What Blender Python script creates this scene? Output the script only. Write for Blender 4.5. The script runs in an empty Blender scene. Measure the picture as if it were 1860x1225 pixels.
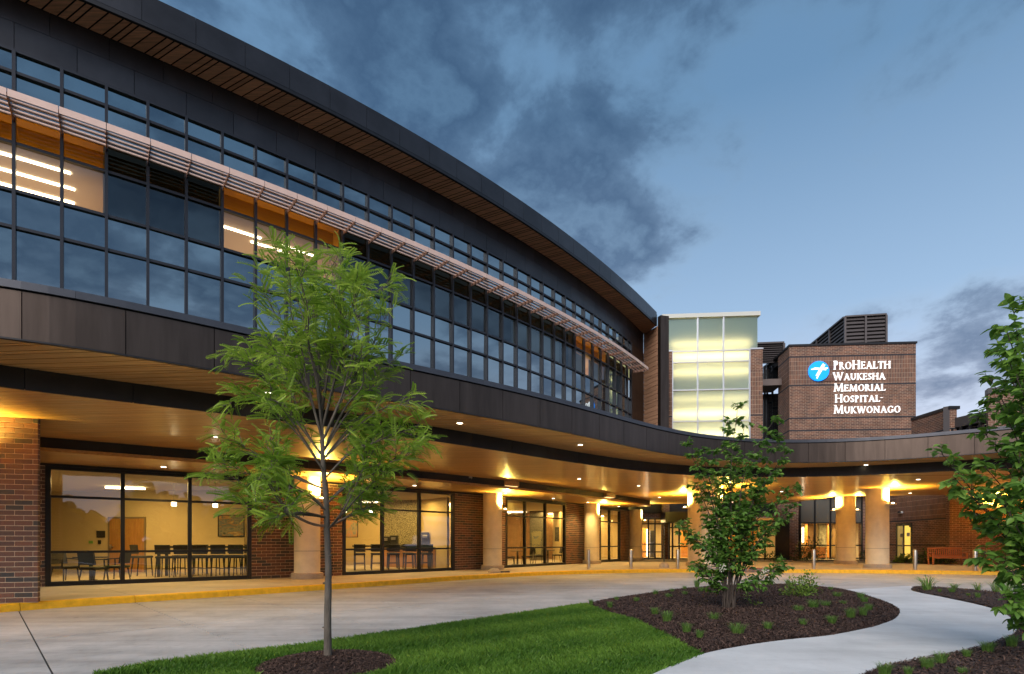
import bpy, math, random
import numpy as np
from mathutils import Vector, Matrix
random.seed(7); RNG = np.random.default_rng(11)
R = math.radians
SC = bpy.context.scene
COL = SC.collection

# ------------------------------------------------------------------ camera
F, CX, HY, CH = 1020.0, 930.0, 985.0, 1.2      # focal (px), centre column, horizon row, eye height above pavement
cam_d = bpy.data.cameras.new('camera'); cam = bpy.data.objects.new('camera', cam_d); COL.objects.link(cam)
cam.location = (0, 0, CH); cam.rotation_euler = (R(90), 0, 0)
cam_d.sensor_width = 36; cam_d.lens = F / 1860 * 36
cam_d.shift_y = (HY - 612.5) / 1860
cam_d.clip_end = 3000; cam_d.clip_start = .05
SC.camera = cam

# ------------------------------------------------------------------ sky
SUN_AZ = R(200)          # compass style: 0 = ahead (+Y), clockwise; the glow of sunset lies behind the camera on the left
SUN_EL = R(1.0)
wd = bpy.data.worlds.new('World'); SC.world = wd; wd.use_nodes = True
def world_nodes():
    nt = wd.node_tree; N = nt.nodes; L = nt.links; N.clear()
    def n(t, **k):
        o = N.new(t)
        for a, b in k.items(): setattr(o, a, b)
        return o
    sky = n('ShaderNodeTexSky', sky_type='NISHITA', sun_disc=False)
    sky.sun_elevation = SUN_EL; sky.sun_rotation = SUN_AZ
    sky.altitude = 200; sky.air_density = 1.0; sky.dust_density = .6; sky.ozone_density = 2.0
    tc = n('ShaderNodeTexCoord')
    sep = n('ShaderNodeSeparateXYZ'); L.new(tc.outputs['Generated'], sep.inputs[0])
    # cloud layer: the direction projected onto a flat ceiling
    zc = n('ShaderNodeMath', operation='MAXIMUM'); L.new(sep.outputs['Z'], zc.inputs[0]); zc.inputs[1].default_value = .0
    za = n('ShaderNodeMath', operation='ADD'); L.new(zc.outputs[0], za.inputs[0]); za.inputs[1].default_value = .22
    dx = n('ShaderNodeMath', operation='DIVIDE'); L.new(sep.outputs['X'], dx.inputs[0]); L.new(za.outputs[0], dx.inputs[1])
    dy = n('ShaderNodeMath', operation='DIVIDE'); L.new(sep.outputs['Y'], dy.inputs[0]); L.new(za.outputs[0], dy.inputs[1])
    cmb = n('ShaderNodeCombineXYZ'); L.new(dx.outputs[0], cmb.inputs[0]); L.new(dy.outputs[0], cmb.inputs[1])
    def noise(scale, det, loc, rough=.55, dist=0.):
        mp = n('ShaderNodeMapping'); L.new(cmb.outputs[0], mp.inputs[0]); mp.inputs['Location'].default_value = loc
        mp.inputs['Rotation'].default_value = (0, 0, R(-35)); mp.inputs['Scale'].default_value = (1.0, .9, 1)
        t = n('ShaderNodeTexNoise', noise_dimensions='3D'); L.new(mp.outputs[0], t.inputs['Vector'])
        t.inputs['Scale'].default_value = scale; t.inputs['Detail'].default_value = det
        t.inputs['Roughness'].default_value = rough; t.inputs['Distortion'].default_value = dist
        return t
    def ramp(src, stops):
        r = n('ShaderNodeValToRGB'); L.new(src, r.inputs[0]); e = r.color_ramp.elements
        while len(e) < len(stops): e.new(.5)
        for k, (p, c) in enumerate(stops): e[k].position = p; e[k].color = (c, c, c, 1) if isinstance(c, float) else (*c, 1)
        return r
    big = noise(CLOUD['big'], 4, CLOUD['loc'], .5, .0)
    fine = noise(CLOUD['fine'], 10, (3.1, 1.7, .4), .58, .12)
    mixn = n('ShaderNodeMath', operation='MULTIPLY_ADD'); L.new(fine.outputs['Fac'], mixn.inputs[0]); mixn.inputs[1].default_value = CLOUD['fw']
    bs = n('ShaderNodeMath', operation='MULTIPLY'); L.new(big.outputs['Fac'], bs.inputs[0]); bs.inputs[1].default_value = 1 - CLOUD['fw']
    L.new(bs.outputs[0], mixn.inputs[2])
    def blob(src, c, rad, amt):          # a broad bank of cloud centred on one part of the sky
        ds = n('ShaderNodeVectorMath', operation='DISTANCE'); L.new(cmb.outputs[0], ds.inputs[0]); ds.inputs[1].default_value = (*c, 0)
        mr = n('ShaderNodeMapRange', interpolation_type='SMOOTHSTEP'); L.new(ds.outputs['Value'], mr.inputs[0]); mr.inputs[1].default_value = rad; mr.inputs[2].default_value = rad * .15; mr.inputs[3].default_value = 0.; mr.inputs[4].default_value = amt
        ad = n('ShaderNodeMath', operation='ADD'); L.new(src, ad.inputs[0]); L.new(mr.outputs[0], ad.inputs[1]); return ad.outputs[0]
    cv_ = mixn.outputs[0]
    for b_ in CLOUD['banks']: cv_ = blob(cv_, *b_)
    dens = ramp(cv_, [(CLOUD['lo'], 0.), (CLOUD['hi'], 1.)])
    # colour of the clear sky: Nishita, with the soft blue-violet of late dusk
    sc = n('ShaderNodeVectorMath', operation='SCALE'); L.new(sky.outputs[0], sc.inputs[0]); sc.inputs['Scale'].default_value = SKYGAIN
    base = ramp(sep.outputs['Z'], BASE)
    add = n('ShaderNodeVectorMath', operation='ADD'); L.new(sc.outputs[0], add.inputs[0]); L.new(base.outputs[0], add.inputs[1])
    # clouds: pale where thin, slate blue where thick
    ccol = ramp(cv_, CCOL)
    cl2 = n('ShaderNodeVectorMath', operation='MULTIPLY'); L.new(add.outputs[0], cl2.inputs[0]); L.new(ccol.outputs[0], cl2.inputs[1])
    mx = n('ShaderNodeMix', data_type='RGBA')
    L.new(dens.outputs[0], mx.inputs['Factor']); L.new(add.outputs[0], mx.inputs['A']); L.new(cl2.outputs[0], mx.inputs['B'])
    bg = n('ShaderNodeBackground'); L.new(mx.outputs['Result'], bg.inputs[0]); bg.inputs[1].default_value = SKYSTR
    out = n('ShaderNodeOutputWorld'); L.new(bg.outputs[0], out.inputs[0])
CLOUD = dict(big=1.5, fine=4.6, fw=.52, loc=(.35, 1.1, 0), lo=.49, hi=.60, banks=[((-.10, .92), .55, .13), ((.17, 1.22), .36, .10), ((-.45, .8), .5, .06), ((1.35, 1.7), .7, .085), ((.74, .70), .22, .09), ((.42, 2.05), .28, .06), ((.6, -1.5), 2.6, .085), ((2.4, .4), 1.8, .085), ((.95, .98), .5, -.06), ((.55, 1.35), .35, -.04)])
SKYSTR = .1; SKYGAIN = .40
BASE = [(0., (4.1, 3.95, 4.7)), (.14, (3.2, 3.5, 4.45)), (.35, (1.60, 2.35, 3.4)), (.6, (.68, 1.32, 2.2)), (1., (.48, 1.0, 1.75))]
CCOL = [(.48, (1.12, 1.07, 1.02)), (.53, (1.0, .95, .90)), (.59, (.62, .62, .64)), (.65, (.40, .43, .48)), (.70, (.66, .67, .68)), (.76, (.40, .44, .49)), (.84, (.62, .64, .66))]
world_nodes()
sun_d = bpy.data.lights.new('sun', 'SUN'); sun = bpy.data.objects.new('sun', sun_d); COL.objects.link(sun)
sun_d.energy = 1.8; sun_d.angle = R(50); sun_d.color = (1, .92, .87)
_sd = Vector((math.sin(SUN_AZ) * math.cos(R(35)), math.cos(SUN_AZ) * math.cos(R(35)), math.sin(R(35))))
sun.rotation_euler = _sd.to_track_quat('Z', 'Y').to_euler(); sun.location = (-20, -20, 40)
vs = SC.view_settings; vs.view_transform = 'Standard'; vs.look = 'None'; vs.exposure = 1.0; vs.gamma = 1.0; vs.use_curve_mapping = False
SC.cycles.use_denoising = True
try: SC.cycles.denoiser = 'OPENIMAGEDENOISE'
except Exception: pass
SC.cycles.max_bounces = 7; SC.cycles.diffuse_bounces = 3; SC.cycles.glossy_bounces = 3; SC.cycles.transparent_max_bounces = 10
SC.cycles.sample_clamp_indirect = 4.0; SC.cycles.caustics_reflective = False; SC.cycles.caustics_refractive = False

# ------------------------------------------------------------------ helpers
def px(x, y, D): return Vector(((x - CX) / F * D, D, CH + (HY - y) / F * D))
def gp(x, y, z=0.0):
    D = (CH - z) * F / (y - HY); return ((x - CX) / F * D, D)
def hx(x, y, z):                      # plan point of something at known height z seen at pixel x, y
    D = (z - CH) * F / (HY - y); return ((x - CX) / F * D, D)

class MB:
    def __init__(s): s.v = []; s.f = []; s.uv = []
    def add(s, vs, fs, uvs=None):
        b = len(s.v); s.v += [tuple(q) for q in vs]; s.f += [tuple(b + i for i in f) for f in fs]
        s.uv += uvs if uvs else [None] * len(fs)
        return s
    def box(s, c, d, rz=0., bev=0., M=None):
        x, y, z = d[0] / 2, d[1] / 2, d[2] / 2
        if bev > 0:
            b = min(bev, x * .9, y * .9, z * .9)
            v = []
            for sz in (-1, 1):
                for k, zz in enumerate((z, z - b)) if sz > 0 else enumerate((z, z - b)):
                    i = b if k == 0 else 0
                    v += [(-x + i, -y + i, sz * zz), (x - i, -y + i, sz * zz), (x - i, y - i, sz * zz), (-x + i, y - i, sz * zz)]
            f = [(3, 2, 1, 0)]
            for a, bb in ((0, 4), (4, 12), (12, 8)):
                for i in range(4):
                    j = (i + 1) % 4; f.append((a + i, a + j, bb + j, bb + i))
            f.append((8, 9, 10, 11))
        else:
            v = [(-x, -y, -z), (x, -y, -z), (x, y, -z), (-x, y, -z), (-x, -y, z), (x, -y, z), (x, y, z), (-x, y, z)]
            f = [(3, 2, 1, 0), (4, 5, 6, 7), (0, 1, 5, 4), (1, 2, 6, 5), (2, 3, 7, 6), (3, 0, 4, 7)]
        if M is None: M = Matrix.Translation(Vector(c)) @ Matrix.Rotation(rz, 4, 'Z')
        return s.add([M @ Vector(q) for q in v], f)
    def bar(s, a, b, w, h, up=(0, 0, 1)):
        a, b = Vector(a), Vector(b); d = b - a; l = d.length; d.normalize()
        u = Vector(up); x = d.cross(u)
        if x.length < 1e-4: x = d.cross(Vector((1, 0, 0)))
        x.normalize(); z = x.cross(d)
        M = Matrix((( d.x, x.x, z.x, 0), (d.y, x.y, z.y, 0), (d.z, x.z, z.z, 0), (0, 0, 0, 1))); M.translation = (a + b) / 2
        return s.box((0, 0, 0), (l, w, h), M=M)
    def prism(s, poly, z0, z1):
        n = len(poly); ar = sum(poly[i][0] * poly[(i + 1) % n][1] - poly[(i + 1) % n][0] * poly[i][1] for i in range(n))
        if ar < 0: poly = poly[::-1]
        v = [(p[0], p[1], z0) for p in poly] + [(p[0], p[1], z1) for p in poly]
        f = [tuple(range(n - 1, -1, -1)), tuple(range(n, 2 * n))] + [(i, (i + 1) % n, n + (i + 1) % n, n + i) for i in range(n)]
        return s.add(v, f)
    def tube(s, pts, rad, n=6, cap=True):
        pts = [Vector(p) for p in pts]; m = len(pts)
        if not isinstance(rad, (list, tuple)): rad = [rad] * m
        t0 = (pts[1] - pts[0]).normalized(); x = t0.orthogonal().normalized(); v = []
        for i, p in enumerate(pts):
            t = (pts[min(i + 1, m - 1)] - pts[max(i - 1, 0)]).normalized()
            x = (x - t * x.dot(t)); x = x.normalized() if x.length > 1e-6 else t.orthogonal().normalized()
            y = t.cross(x)
            for k in range(n):
                a = 2 * math.pi * k / n; v.append(p + (x * math.cos(a) + y * math.sin(a)) * rad[i])
        f = [(i * n + k, i * n + (k + 1) % n, (i + 1) * n + (k + 1) % n, (i + 1) * n + k) for i in range(m - 1) for k in range(n)]
        if cap: f += [tuple(range(n - 1, -1, -1)), tuple(range((m - 1) * n, m * n))]
        return s.add(v, f)
    def lathe(s, prof, c=(0, 0, 0), n=32, cap=True):
        v = [(c[0] + r * math.cos(2 * math.pi * k / n), c[1] + r * math.sin(2 * math.pi * k / n), c[2] + z) for r, z in prof for k in range(n)]
        m = len(prof)
        f = [(i * n + k, i * n + (k + 1) % n, (i + 1) * n + (k + 1) % n, (i + 1) * n + k) for i in range(m - 1) for k in range(n)]
        if cap: f += [tuple(range(n - 1, -1, -1)), tuple(range((m - 1) * n, m * n))]
        return s.add(v, f)
    def ribbon(s, cv, s0, s1, z0, z1, o0, o1, n=4):
        v = []; n = max(1, n)
        for i in range(n + 1):
            t = s0 + (s1 - s0) * i / n
            a = cv.at(t, o0); b = cv.at(t, o1)
            v += [(a[0], a[1], z0), (b[0], b[1], z0), (b[0], b[1], z1), (a[0], a[1], z1)]
        f = []
        for i in range(n):
            for k in range(4): f.append((i * 4 + k, i * 4 + (k + 1) % 4, (i + 1) * 4 + (k + 1) % 4, (i + 1) * 4 + k))
        f += [(3, 2, 1, 0), (n * 4, n * 4 + 1, n * 4 + 2, n * 4 + 3)]
        if o1 < o0: f = [q[::-1] for q in f]
        f = [q[::-1] for q in f]
        return s.add(v, f)
    def wall(s, a, b, z0, z1, th=.3, back=None, u0=0., rot=False):
        """vertical slab from plan point a to b (front face seen with a on the left), UV in metres on the front"""
        a = Vector(a[:2]); b = Vector(b[:2]); d = (b - a); l = d.length; d.normalize(); n = Vector((-d.y, d.x)) * th
        q = [a, b, b + n, a + n]
        v = [(p.x, p.y, z) for z in (z0, z1) for p in q]
        def U(u, z): return (z, u) if rot else (u, z)
        f = [(0, 1, 5, 4), (1, 2, 6, 5), (2, 3, 7, 6), (3, 0, 4, 7), (4, 5, 6, 7), (3, 2, 1, 0)]
        def side(x0, x1): return [U(x0, z0), U(x1, z0), U(x1, z1), U(x0, z1)]
        uv = [side(u0, u0 + l), side(u0 + l, u0 + l + th), side(u0 + l + th, u0 + 2 * l + th), side(u0 - th, u0), side(u0, u0 + l), side(u0, u0 + l)]
        return s.add(v, f, uv)
    def build(s, name, mat, parent=None, smooth=False, base=None):
        me = bpy.data.meshes.new(name)
        off = Vector(parent['_o']) if (parent is not None and '_o' in parent) else Vector(base or (0, 0, 0))
        me.from_pydata([(q[0] - off[0], q[1] - off[1], q[2] - off[2]) for q in s.v], [], s.f)
        if any(u is not None for u in s.uv):
            ul = me.uv_layers.new(name='UVMap'); li = 0; dat = []
            for f, u in zip(s.f, s.uv):
                dat += (u if u else [(0, 0)] * len(f))
            for i, (a, b) in enumerate(dat): ul.data[i].uv = (a, b)
        if isinstance(mat, (list, tuple)):
            for m in mat: me.materials.append(m)
        else: me.materials.append(mat)
        if smooth:
            me.polygons.foreach_set('use_smooth', [True] * len(me.polygons))
        o = bpy.data.objects.new(name, me); COL.objects.link(o)
        if parent is not None:
            o.parent = parent
            if '_o' in parent: o['_o'] = list(parent['_o'])
        elif base: o.location = base
        return o

def smooth_by_angle(o, ang=40):
    me = o.data; me.polygons.foreach_set('use_smooth', [True] * len(me.polygons))
    try: me.set_sharp_from_angle(angle=R(ang))
    except Exception: pass
    return o

def tag(o, label=None, cat=None, group=None, kind=None):
    if label: o['label'] = label
    if cat: o['category'] = cat
    if group: o['group'] = group
    if kind: o['kind'] = kind
    return o
def thing(name, label, cat, loc=(0, 0, 0), group=None):
    o = bpy.data.objects.new(name, None); COL.objects.link(o); o.location = loc; o.empty_display_size = .2
    o['_o'] = list(loc)
    return tag(o, label, cat, group)
def struct(name, mb, mat, parent=None):
    o = mb.build(name, mat, parent)
    if parent is None: o['kind'] = 'structure'
    return o
def copy_tree(o, loc=None, rz=None, parent=None):
    c = o.copy(); COL.objects.link(c); c.parent = parent
    if parent is None:
        if loc is not None: c.location = loc
        if rz is not None: c.rotation_euler = (0, 0, rz)
    for ch in list(o.children): copy_tree(ch, parent=c)
    return c
def link_copy(src, name_parent, loc, rot=(0, 0, 0), scale=(1, 1, 1)):
    c = src.copy(); COL.objects.link(c); c.parent = name_parent; c.location = loc; c.rotation_euler = rot; c.scale = scale
    return c

class Curve:
    def __init__(s, pts):
        s.p = np.array(pts, float); d = np.hypot(*np.diff(s.p, axis=0).T); s.l = np.concatenate([[0], np.cumsum(d)]); s.L = s.l[-1]
    def raw(s, t):
        if t <= 0:
            d = s.p[1] - s.p[0]; return s.p[0] + d / np.hypot(*d) * t
        if t >= s.L:
            d = s.p[-1] - s.p[-2]; return s.p[-1] + d / np.hypot(*d) * (t - s.L)
        return np.array([np.interp(t, s.l, s.p[:, 0]), np.interp(t, s.l, s.p[:, 1])])
    def tan(s, t):
        d = s.raw(t + .05) - s.raw(t - .05); return d / np.hypot(*d)
    def at(s, t, off=0.):                    # off > 0: to the right of travel, i.e. towards the drive and the camera
        p = s.raw(t); d = s.tan(t); return (p[0] + d[1] * off, p[1] - d[0] * off)
    def ang(s, t): d = s.tan(t); return math.atan2(d[1], d[0])
    def find(s, x, off=0., lo=0., hi=None):   # arc length where the curve crosses image column x
        hi = s.L if hi is None else hi
        f = lambda t: (lambda q: CX + F * q[0] / q[1] - x)(s.at(t, off))
        for _ in range(50):
            m = (lo + hi) / 2
            if f(m) < 0: lo = m
            else: hi = m
        return (lo + hi) / 2
def smooth_curve(pts, deg=6, n=220):
    p = np.array(pts, float); d = np.concatenate([[0], np.cumsum(np.hypot(*np.diff(p, axis=0).T))]); t = d / d[-1]
    a = np.polyfit(t, p[:, 0], deg); b = np.polyfit(t, p[:, 1], deg); u = np.linspace(0, 1, n)
    return np.stack([np.polyval(a, u), np.polyval(b, u)], 1)

# ------------------------------------------------------------------ materials
MATS = {}
def mat(name, color, rough=.6, metal=0., spec=.5, var=0., scale=6., bump=0., bscale=40., coat=0., emit=None, estr=0., stretch=None, objrand=0., var2=None, detail=4.):
    if name in MATS: return MATS[name]
    m = bpy.data.materials.new(name); m.use_nodes = True; nt = m.node_tree; N = nt.nodes; L = nt.links
    b = N['Principled BSDF']; b.inputs['Base Color'].default_value = (*color, 1); b.inputs['Roughness'].default_value = rough
    b.inputs['Metallic'].default_value = metal; b.inputs['Specular IOR Level'].default_value = spec
    if coat: b.inputs['Coat Weight'].default_value = coat; b.inputs['Coat Roughness'].default_value = .15
    if emit: b.inputs['Emission Color'].default_value = (*emit, 1); b.inputs['Emission Strength'].default_value = estr
    vec = None
    if var or bump or objrand:
        tc = N.new('ShaderNodeTexCoord'); mp = N.new('ShaderNodeMapping'); L.new(tc.outputs['Object'], mp.inputs[0])
        if stretch: mp.inputs['Scale'].default_value = stretch[:3]; mp.inputs['Rotation'].default_value = (0, 0, stretch[3] if len(stretch) > 3 else 0)
        vec = mp.outputs[0]
    col = None
    if var:
        t = N.new('ShaderNodeTexNoise'); L.new(vec, t.inputs['Vector']); t.inputs['Scale'].default_value = scale; t.inputs['Detail'].default_value = detail
        t.inputs['Roughness'].default_value = .6
        r = N.new('ShaderNodeValToRGB'); L.new(t.outputs['Fac'], r.inputs[0]); e = r.color_ramp.elements
        lo = var2 if var2 else tuple(c * (1 - var) for c in color); hi = tuple(min(1, c * (1 + var)) for c in color)
        e[0].position = .32; e[0].color = (*lo, 1); e[1].position = .68; e[1].color = (*hi, 1)
        col = r.outputs[0]
    if objrand:
        oi = N.new('ShaderNodeObjectInfo'); mr = N.new('ShaderNodeMapRange'); L.new(oi.outputs['Random'], mr.inputs[0])
        mr.inputs[3].default_value = 1 - objrand; mr.inputs[4].default_value = 1 + objrand
        sc = N.new('ShaderNodeVectorMath'); sc.operation = 'SCALE'
        if col: L.new(col, sc.inputs[0])
        else: sc.inputs[0].default_value = color
        L.new(mr.outputs[0], sc.inputs['Scale']); col = sc.outputs[0]
    if col: L.new(col, b.inputs['Base Color'])
    if bump:
        t2 = N.new('ShaderNodeTexNoise'); L.new(vec, t2.inputs['Vector']); t2.inputs['Scale'].default_value = bscale; t2.inputs['Detail'].default_value = 5
        bp = N.new('ShaderNodeBump'); bp.inputs['Strength'].default_value = bump; bp.inputs['Distance'].default_value = .02
        L.new(t2.outputs['Fac'], bp.inputs['Height']); L.new(bp.outputs[0], b.inputs['Normal'])
    MATS[name] = m; return m

def glass_mat(name, tint=(1, 1, 1), refl=.25, rtint=(1, 1, 1), rough=0.0, wave=0.):
    """thin pane: part mirror, part see-through (no refraction)"""
    m = bpy.data.materials.new(name); m.use_nodes = True; nt = m.node_tree; N = nt.nodes; L = nt.links; N.clear()
    o = N.new('ShaderNodeOutputMaterial'); mx = N.new('ShaderNodeMixShader'); tr = N.new('ShaderNodeBsdfTransparent'); g = N.new('ShaderNodeBsdfGlossy')
    tr.inputs[0].default_value = (*tint, 1); g.inputs['Color'].default_value = (*rtint, 1); g.inputs['Roughness'].default_value = rough
    fr = N.new('ShaderNodeFresnel'); fr.inputs[0].default_value = 1.45
    ad = N.new('ShaderNodeMath'); ad.operation = 'ADD'; ad.use_clamp = True; L.new(fr.outputs[0], ad.inputs[0]); ad.inputs[1].default_value = refl
    L.new(ad.outputs[0], mx.inputs[0]); L.new(tr.outputs[0], mx.inputs[1]); L.new(g.outputs[0], mx.inputs[2]); L.new(mx.outputs[0], o.inputs[0])
    if wave:
        tc = N.new('ShaderNodeTexCoord'); t = N.new('ShaderNodeTexNoise'); L.new(tc.outputs['Object'], t.inputs['Vector']); t.inputs['Scale'].default_value = .9; t.inputs['Detail'].default_value = 1
        bp = N.new('ShaderNodeBump'); bp.inputs['Strength'].default_value = wave; bp.inputs['Distance'].default_value = .02; L.new(t.outputs['Fac'], bp.inputs['Height'])
        L.new(bp.outputs[0], g.inputs['Normal'])
    return m

def brick_tex(name, rot=False, dark=1.0):
    """brickwork too far off to pick apart: Brick Texture on UVs in metres"""
    m = bpy.data.materials.new(name); m.use_nodes = True; nt = m.node_tree; N = nt.nodes; L = nt.links; b = N['Principled BSDF']
    uv = N.new('ShaderNodeUVMap'); uv.uv_map = 'UVMap'
    t = N.new('ShaderNodeTexBrick'); L.new(uv.outputs[0], t.inputs['Vector'])
    t.inputs['Scale'].default_value = 1.0; t.inputs['Brick Width'].default_value = .3048; t.inputs['Row Height'].default_value = .1016
    t.inputs['Mortar Size'].default_value = .0075; t.inputs['Mortar Smooth'].default_value = .2; t.inputs['Bias'].default_value = -.15
    t.inputs['Color1'].default_value = (.185 * dark, .082 * dark, .050 * dark, 1); t.inputs['Color2'].default_value = (.085 * dark, .050 * dark, .042 * dark, 1)
    t.inputs['Mortar'].default_value = (.50 * dark, .38 * dark, .28 * dark, 1)
    if rot: t.offset = 0.0
    nz = N.new('ShaderNodeTexNoise'); L.new(uv.outputs[0], nz.inputs['Vector']); nz.inputs['Scale'].default_value = 1.3; nz.inputs['Detail'].default_value = 8; nz.inputs['Roughness'].default_value = .7
    mr = N.new('ShaderNodeMapRange'); L.new(nz.outputs['Fac'], mr.inputs[0]); mr.inputs[1].default_value = .3; mr.inputs[2].default_value = .7; mr.inputs[3].default_value = .62; mr.inputs[4].default_value = 1.3
    vs_ = N.new('ShaderNodeVectorMath'); vs_.operation = 'SCALE'; L.new(t.outputs['Color'], vs_.inputs[0]); L.new(mr.outputs[0], vs_.inputs['Scale'])
    L.new(vs_.outputs[0], b.inputs['Base Color']); b.inputs['Roughness'].default_value = .85
    bp = N.new('ShaderNodeBump'); bp.invert = True; bp.inputs['Strength'].default_value = .6; bp.inputs['Distance'].default_value = .008
    L.new(t.outputs['Fac'], bp.inputs['Height']); L.new(bp.outputs[0], b.inputs['Normal'])
    return m

def brick_obj_mat():
    m = bpy.data.materials.new('brick_clay'); m.use_nodes = True; nt = m.node_tree; N = nt.nodes; L = nt.links; b = N['Principled BSDF']
    oi = N.new('ShaderNodeObjectInfo'); r = N.new('ShaderNodeValToRGB'); L.new(oi.outputs['Random'], r.inputs[0]); r.color_ramp.interpolation = 'CONSTANT'
    st = [(0, (.130, .066, .048)), (.2, (.105, .058, .045)), (.38, (.155, .074, .050)), (.55, (.095, .060, .047)), (.68, (.056, .050, .046)), (.82, (.12, .068, .050)), (.9, (.045, .043, .043))]
    e = r.color_ramp.elements
    while len(e) < len(st): e.new(.5)
    for k, (p, c) in enumerate(st): e[k].position = p; e[k].color = (*c, 1)
    tc = N.new('ShaderNodeTexCoord'); t = N.new('ShaderNodeTexNoise'); L.new(tc.outputs['Object'], t.inputs['Vector']); t.inputs['Scale'].default_value = 45; t.inputs['Detail'].default_value = 4
    ad = N.new('ShaderNodeVectorMath'); ad.operation = 'ADD'
    w = N.new('ShaderNodeMath'); w.operation = 'MULTIPLY_ADD'; L.new(t.outputs['Fac'], w.inputs[0]); w.inputs[1].default_value = .9; w.inputs[2].default_value = .55
    mu = N.new('ShaderNodeVectorMath'); mu.operation = 'SCALE'; L.new(r.outputs[0], mu.inputs[0]); L.new(w.outputs[0], mu.inputs['Scale'])
    L.new(mu.outputs[0], b.inputs['Base Color']); b.inputs['Roughness'].default_value = .82
    bp = N.new('ShaderNodeBump'); bp.inputs['Strength'].default_value = .35; bp.inputs['Distance'].default_value = .006; L.new(t.outputs['Fac'], bp.inputs['Height']); L.new(bp.outputs[0], b.inputs['Normal'])
    return m

M_BRONZE = mat('bronze_panel', (.092, .069, .056), .40, metal=.9, var=.18, scale=1.6, bump=.03, bscale=3, stretch=(3, 3, .35), objrand=.06)
M_BLACK = mat('black_metal', (.016, .016, .018), .4, metal=.3, var=.2, scale=3)
M_BAND = mat('black_panel', (.022, .018, .016), .42, metal=.2, var=.3, scale=2, objrand=.2)
M_SPAN = mat('dark_blue_panel', (.060, .057, .060), .32, metal=.75, var=.15, scale=1.2, objrand=.12)
M_MULL = mat('mullion_metal', (.045, .047, .055), .38, metal=.6)
M_COPE = mat('coping_metal', (.085, .088, .10), .4, metal=.7, var=.1, scale=2)
M_SHADE = mat('champagne_metal', (.78, .56, .47), .5, metal=.0, var=.06, scale=4)
M_SHADE_D = mat('bracket_metal', (.30, .17, .12), .5, metal=.2)
M_WOOD = mat('wood_soffit', (.47, .25, .08), .33, var=.22, scale=2.2, stretch=(.55, 9, 9, R(5)), objrand=.10, coat=.25, bump=.04, bscale=8)
M_WOOD2 = mat('wood_soffit_roof', (.78, .46, .29), .5, var=.25, scale=2.2, stretch=(.55, 9, 9, R(28)), objrand=.12)
M_GAP = mat('joint_black', (.006, .005, .005), .9)
M_FIN = mat('wood_cladding', (.47, .27, .165), .5, var=.15, scale=2, stretch=(1, 1, 12), objrand=.1)
M_MORTAR = mat('mortar', (.52, .40, .28), .92, var=.12, scale=20, bump=.2, bscale=90)
M_BRICK = brick_obj_mat()
M_BRICKT = brick_tex('brickwork'); M_BRICKV = brick_tex('brickwork_soldier', True)
M_BRICKDK = mat('dark_brick_course', (.03, .03, .036), .8, var=.3, scale=10)
M_STONE = mat('cast_stone', (.84, .75, .57), .75, var=.08, scale=3, bump=.06, bscale=60)
M_STONEB = mat('stone_plinth', (.42, .36, .30), .85, var=.15, scale=5, bump=.15, bscale=50)
def stained_concrete(name, col, objrand=.05, streak=.785, amt=1.):
    m = mat(name, col, .78, var=.13, scale=.9, bump=.12, bscale=60, objrand=objrand, detail=9); nt = m.node_tree; N = nt.nodes; L = nt.links; b = N['Principled BSDF']
    src = b.inputs['Base Color'].links[0].from_socket; tc = N.new('ShaderNodeTexCoord')
    def lay(scale, st, det, lo, hi, dark, rot=0., kind='ShaderNodeTexNoise', out='Fac'):
        mp = N.new('ShaderNodeMapping'); L.new(tc.outputs['Object'], mp.inputs[0]); mp.inputs['Scale'].default_value = st; mp.inputs['Rotation'].default_value = (0, 0, rot)
        t = N.new(kind); L.new(mp.outputs[0], t.inputs['Vector']); t.inputs['Scale'].default_value = scale
        if kind == 'ShaderNodeTexNoise': t.inputs['Detail'].default_value = det; t.inputs['Roughness'].default_value = .65
        mr = N.new('ShaderNodeMapRange'); L.new(t.outputs[out], mr.inputs[0]); mr.inputs[1].default_value = lo; mr.inputs[2].default_value = hi; mr.inputs[3].default_value = 1 - dark * amt; mr.inputs[4].default_value = 1.
        return mr.outputs[0]
    for o_ in (lay(.55, (1, 1, 1), 6, .30, .52, .22), lay(1.1, (.16, 2.2, 1), 5, .33, .55, .20, -streak), lay(9., (1, 1, 1), 8, .25, .5, .16), lay(120., (1, 1, 1), 2, .3, .6, .12), lay(1.7, (1, 1, 1), 0, .02, .10, .35, 0., 'ShaderNodeTexVoronoi', 'Distance')):
        v_ = N.new('ShaderNodeVectorMath'); v_.operation = 'SCALE'; L.new(src, v_.inputs[0]); L.new(o_, v_.inputs['Scale']); src = v_.outputs[0]
    L.new(src, b.inputs['Base Color']); return m
M_CONC = stained_concrete('road_concrete', (.48, .465, .44), amt=1.15)
M_WALK = stained_concrete('walk_concrete', (.52, .47, .40), .05, .7, .8)
M_PATH = stained_concrete('path_concrete', (.62, .625, .62), .0, 2.2, .45)
M_YEL = mat('yellow_paint', (.82, .46, .012), .55, var=.16, scale=7, bump=.12, bscale=45, detail=8)
M_SPANG = None
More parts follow.
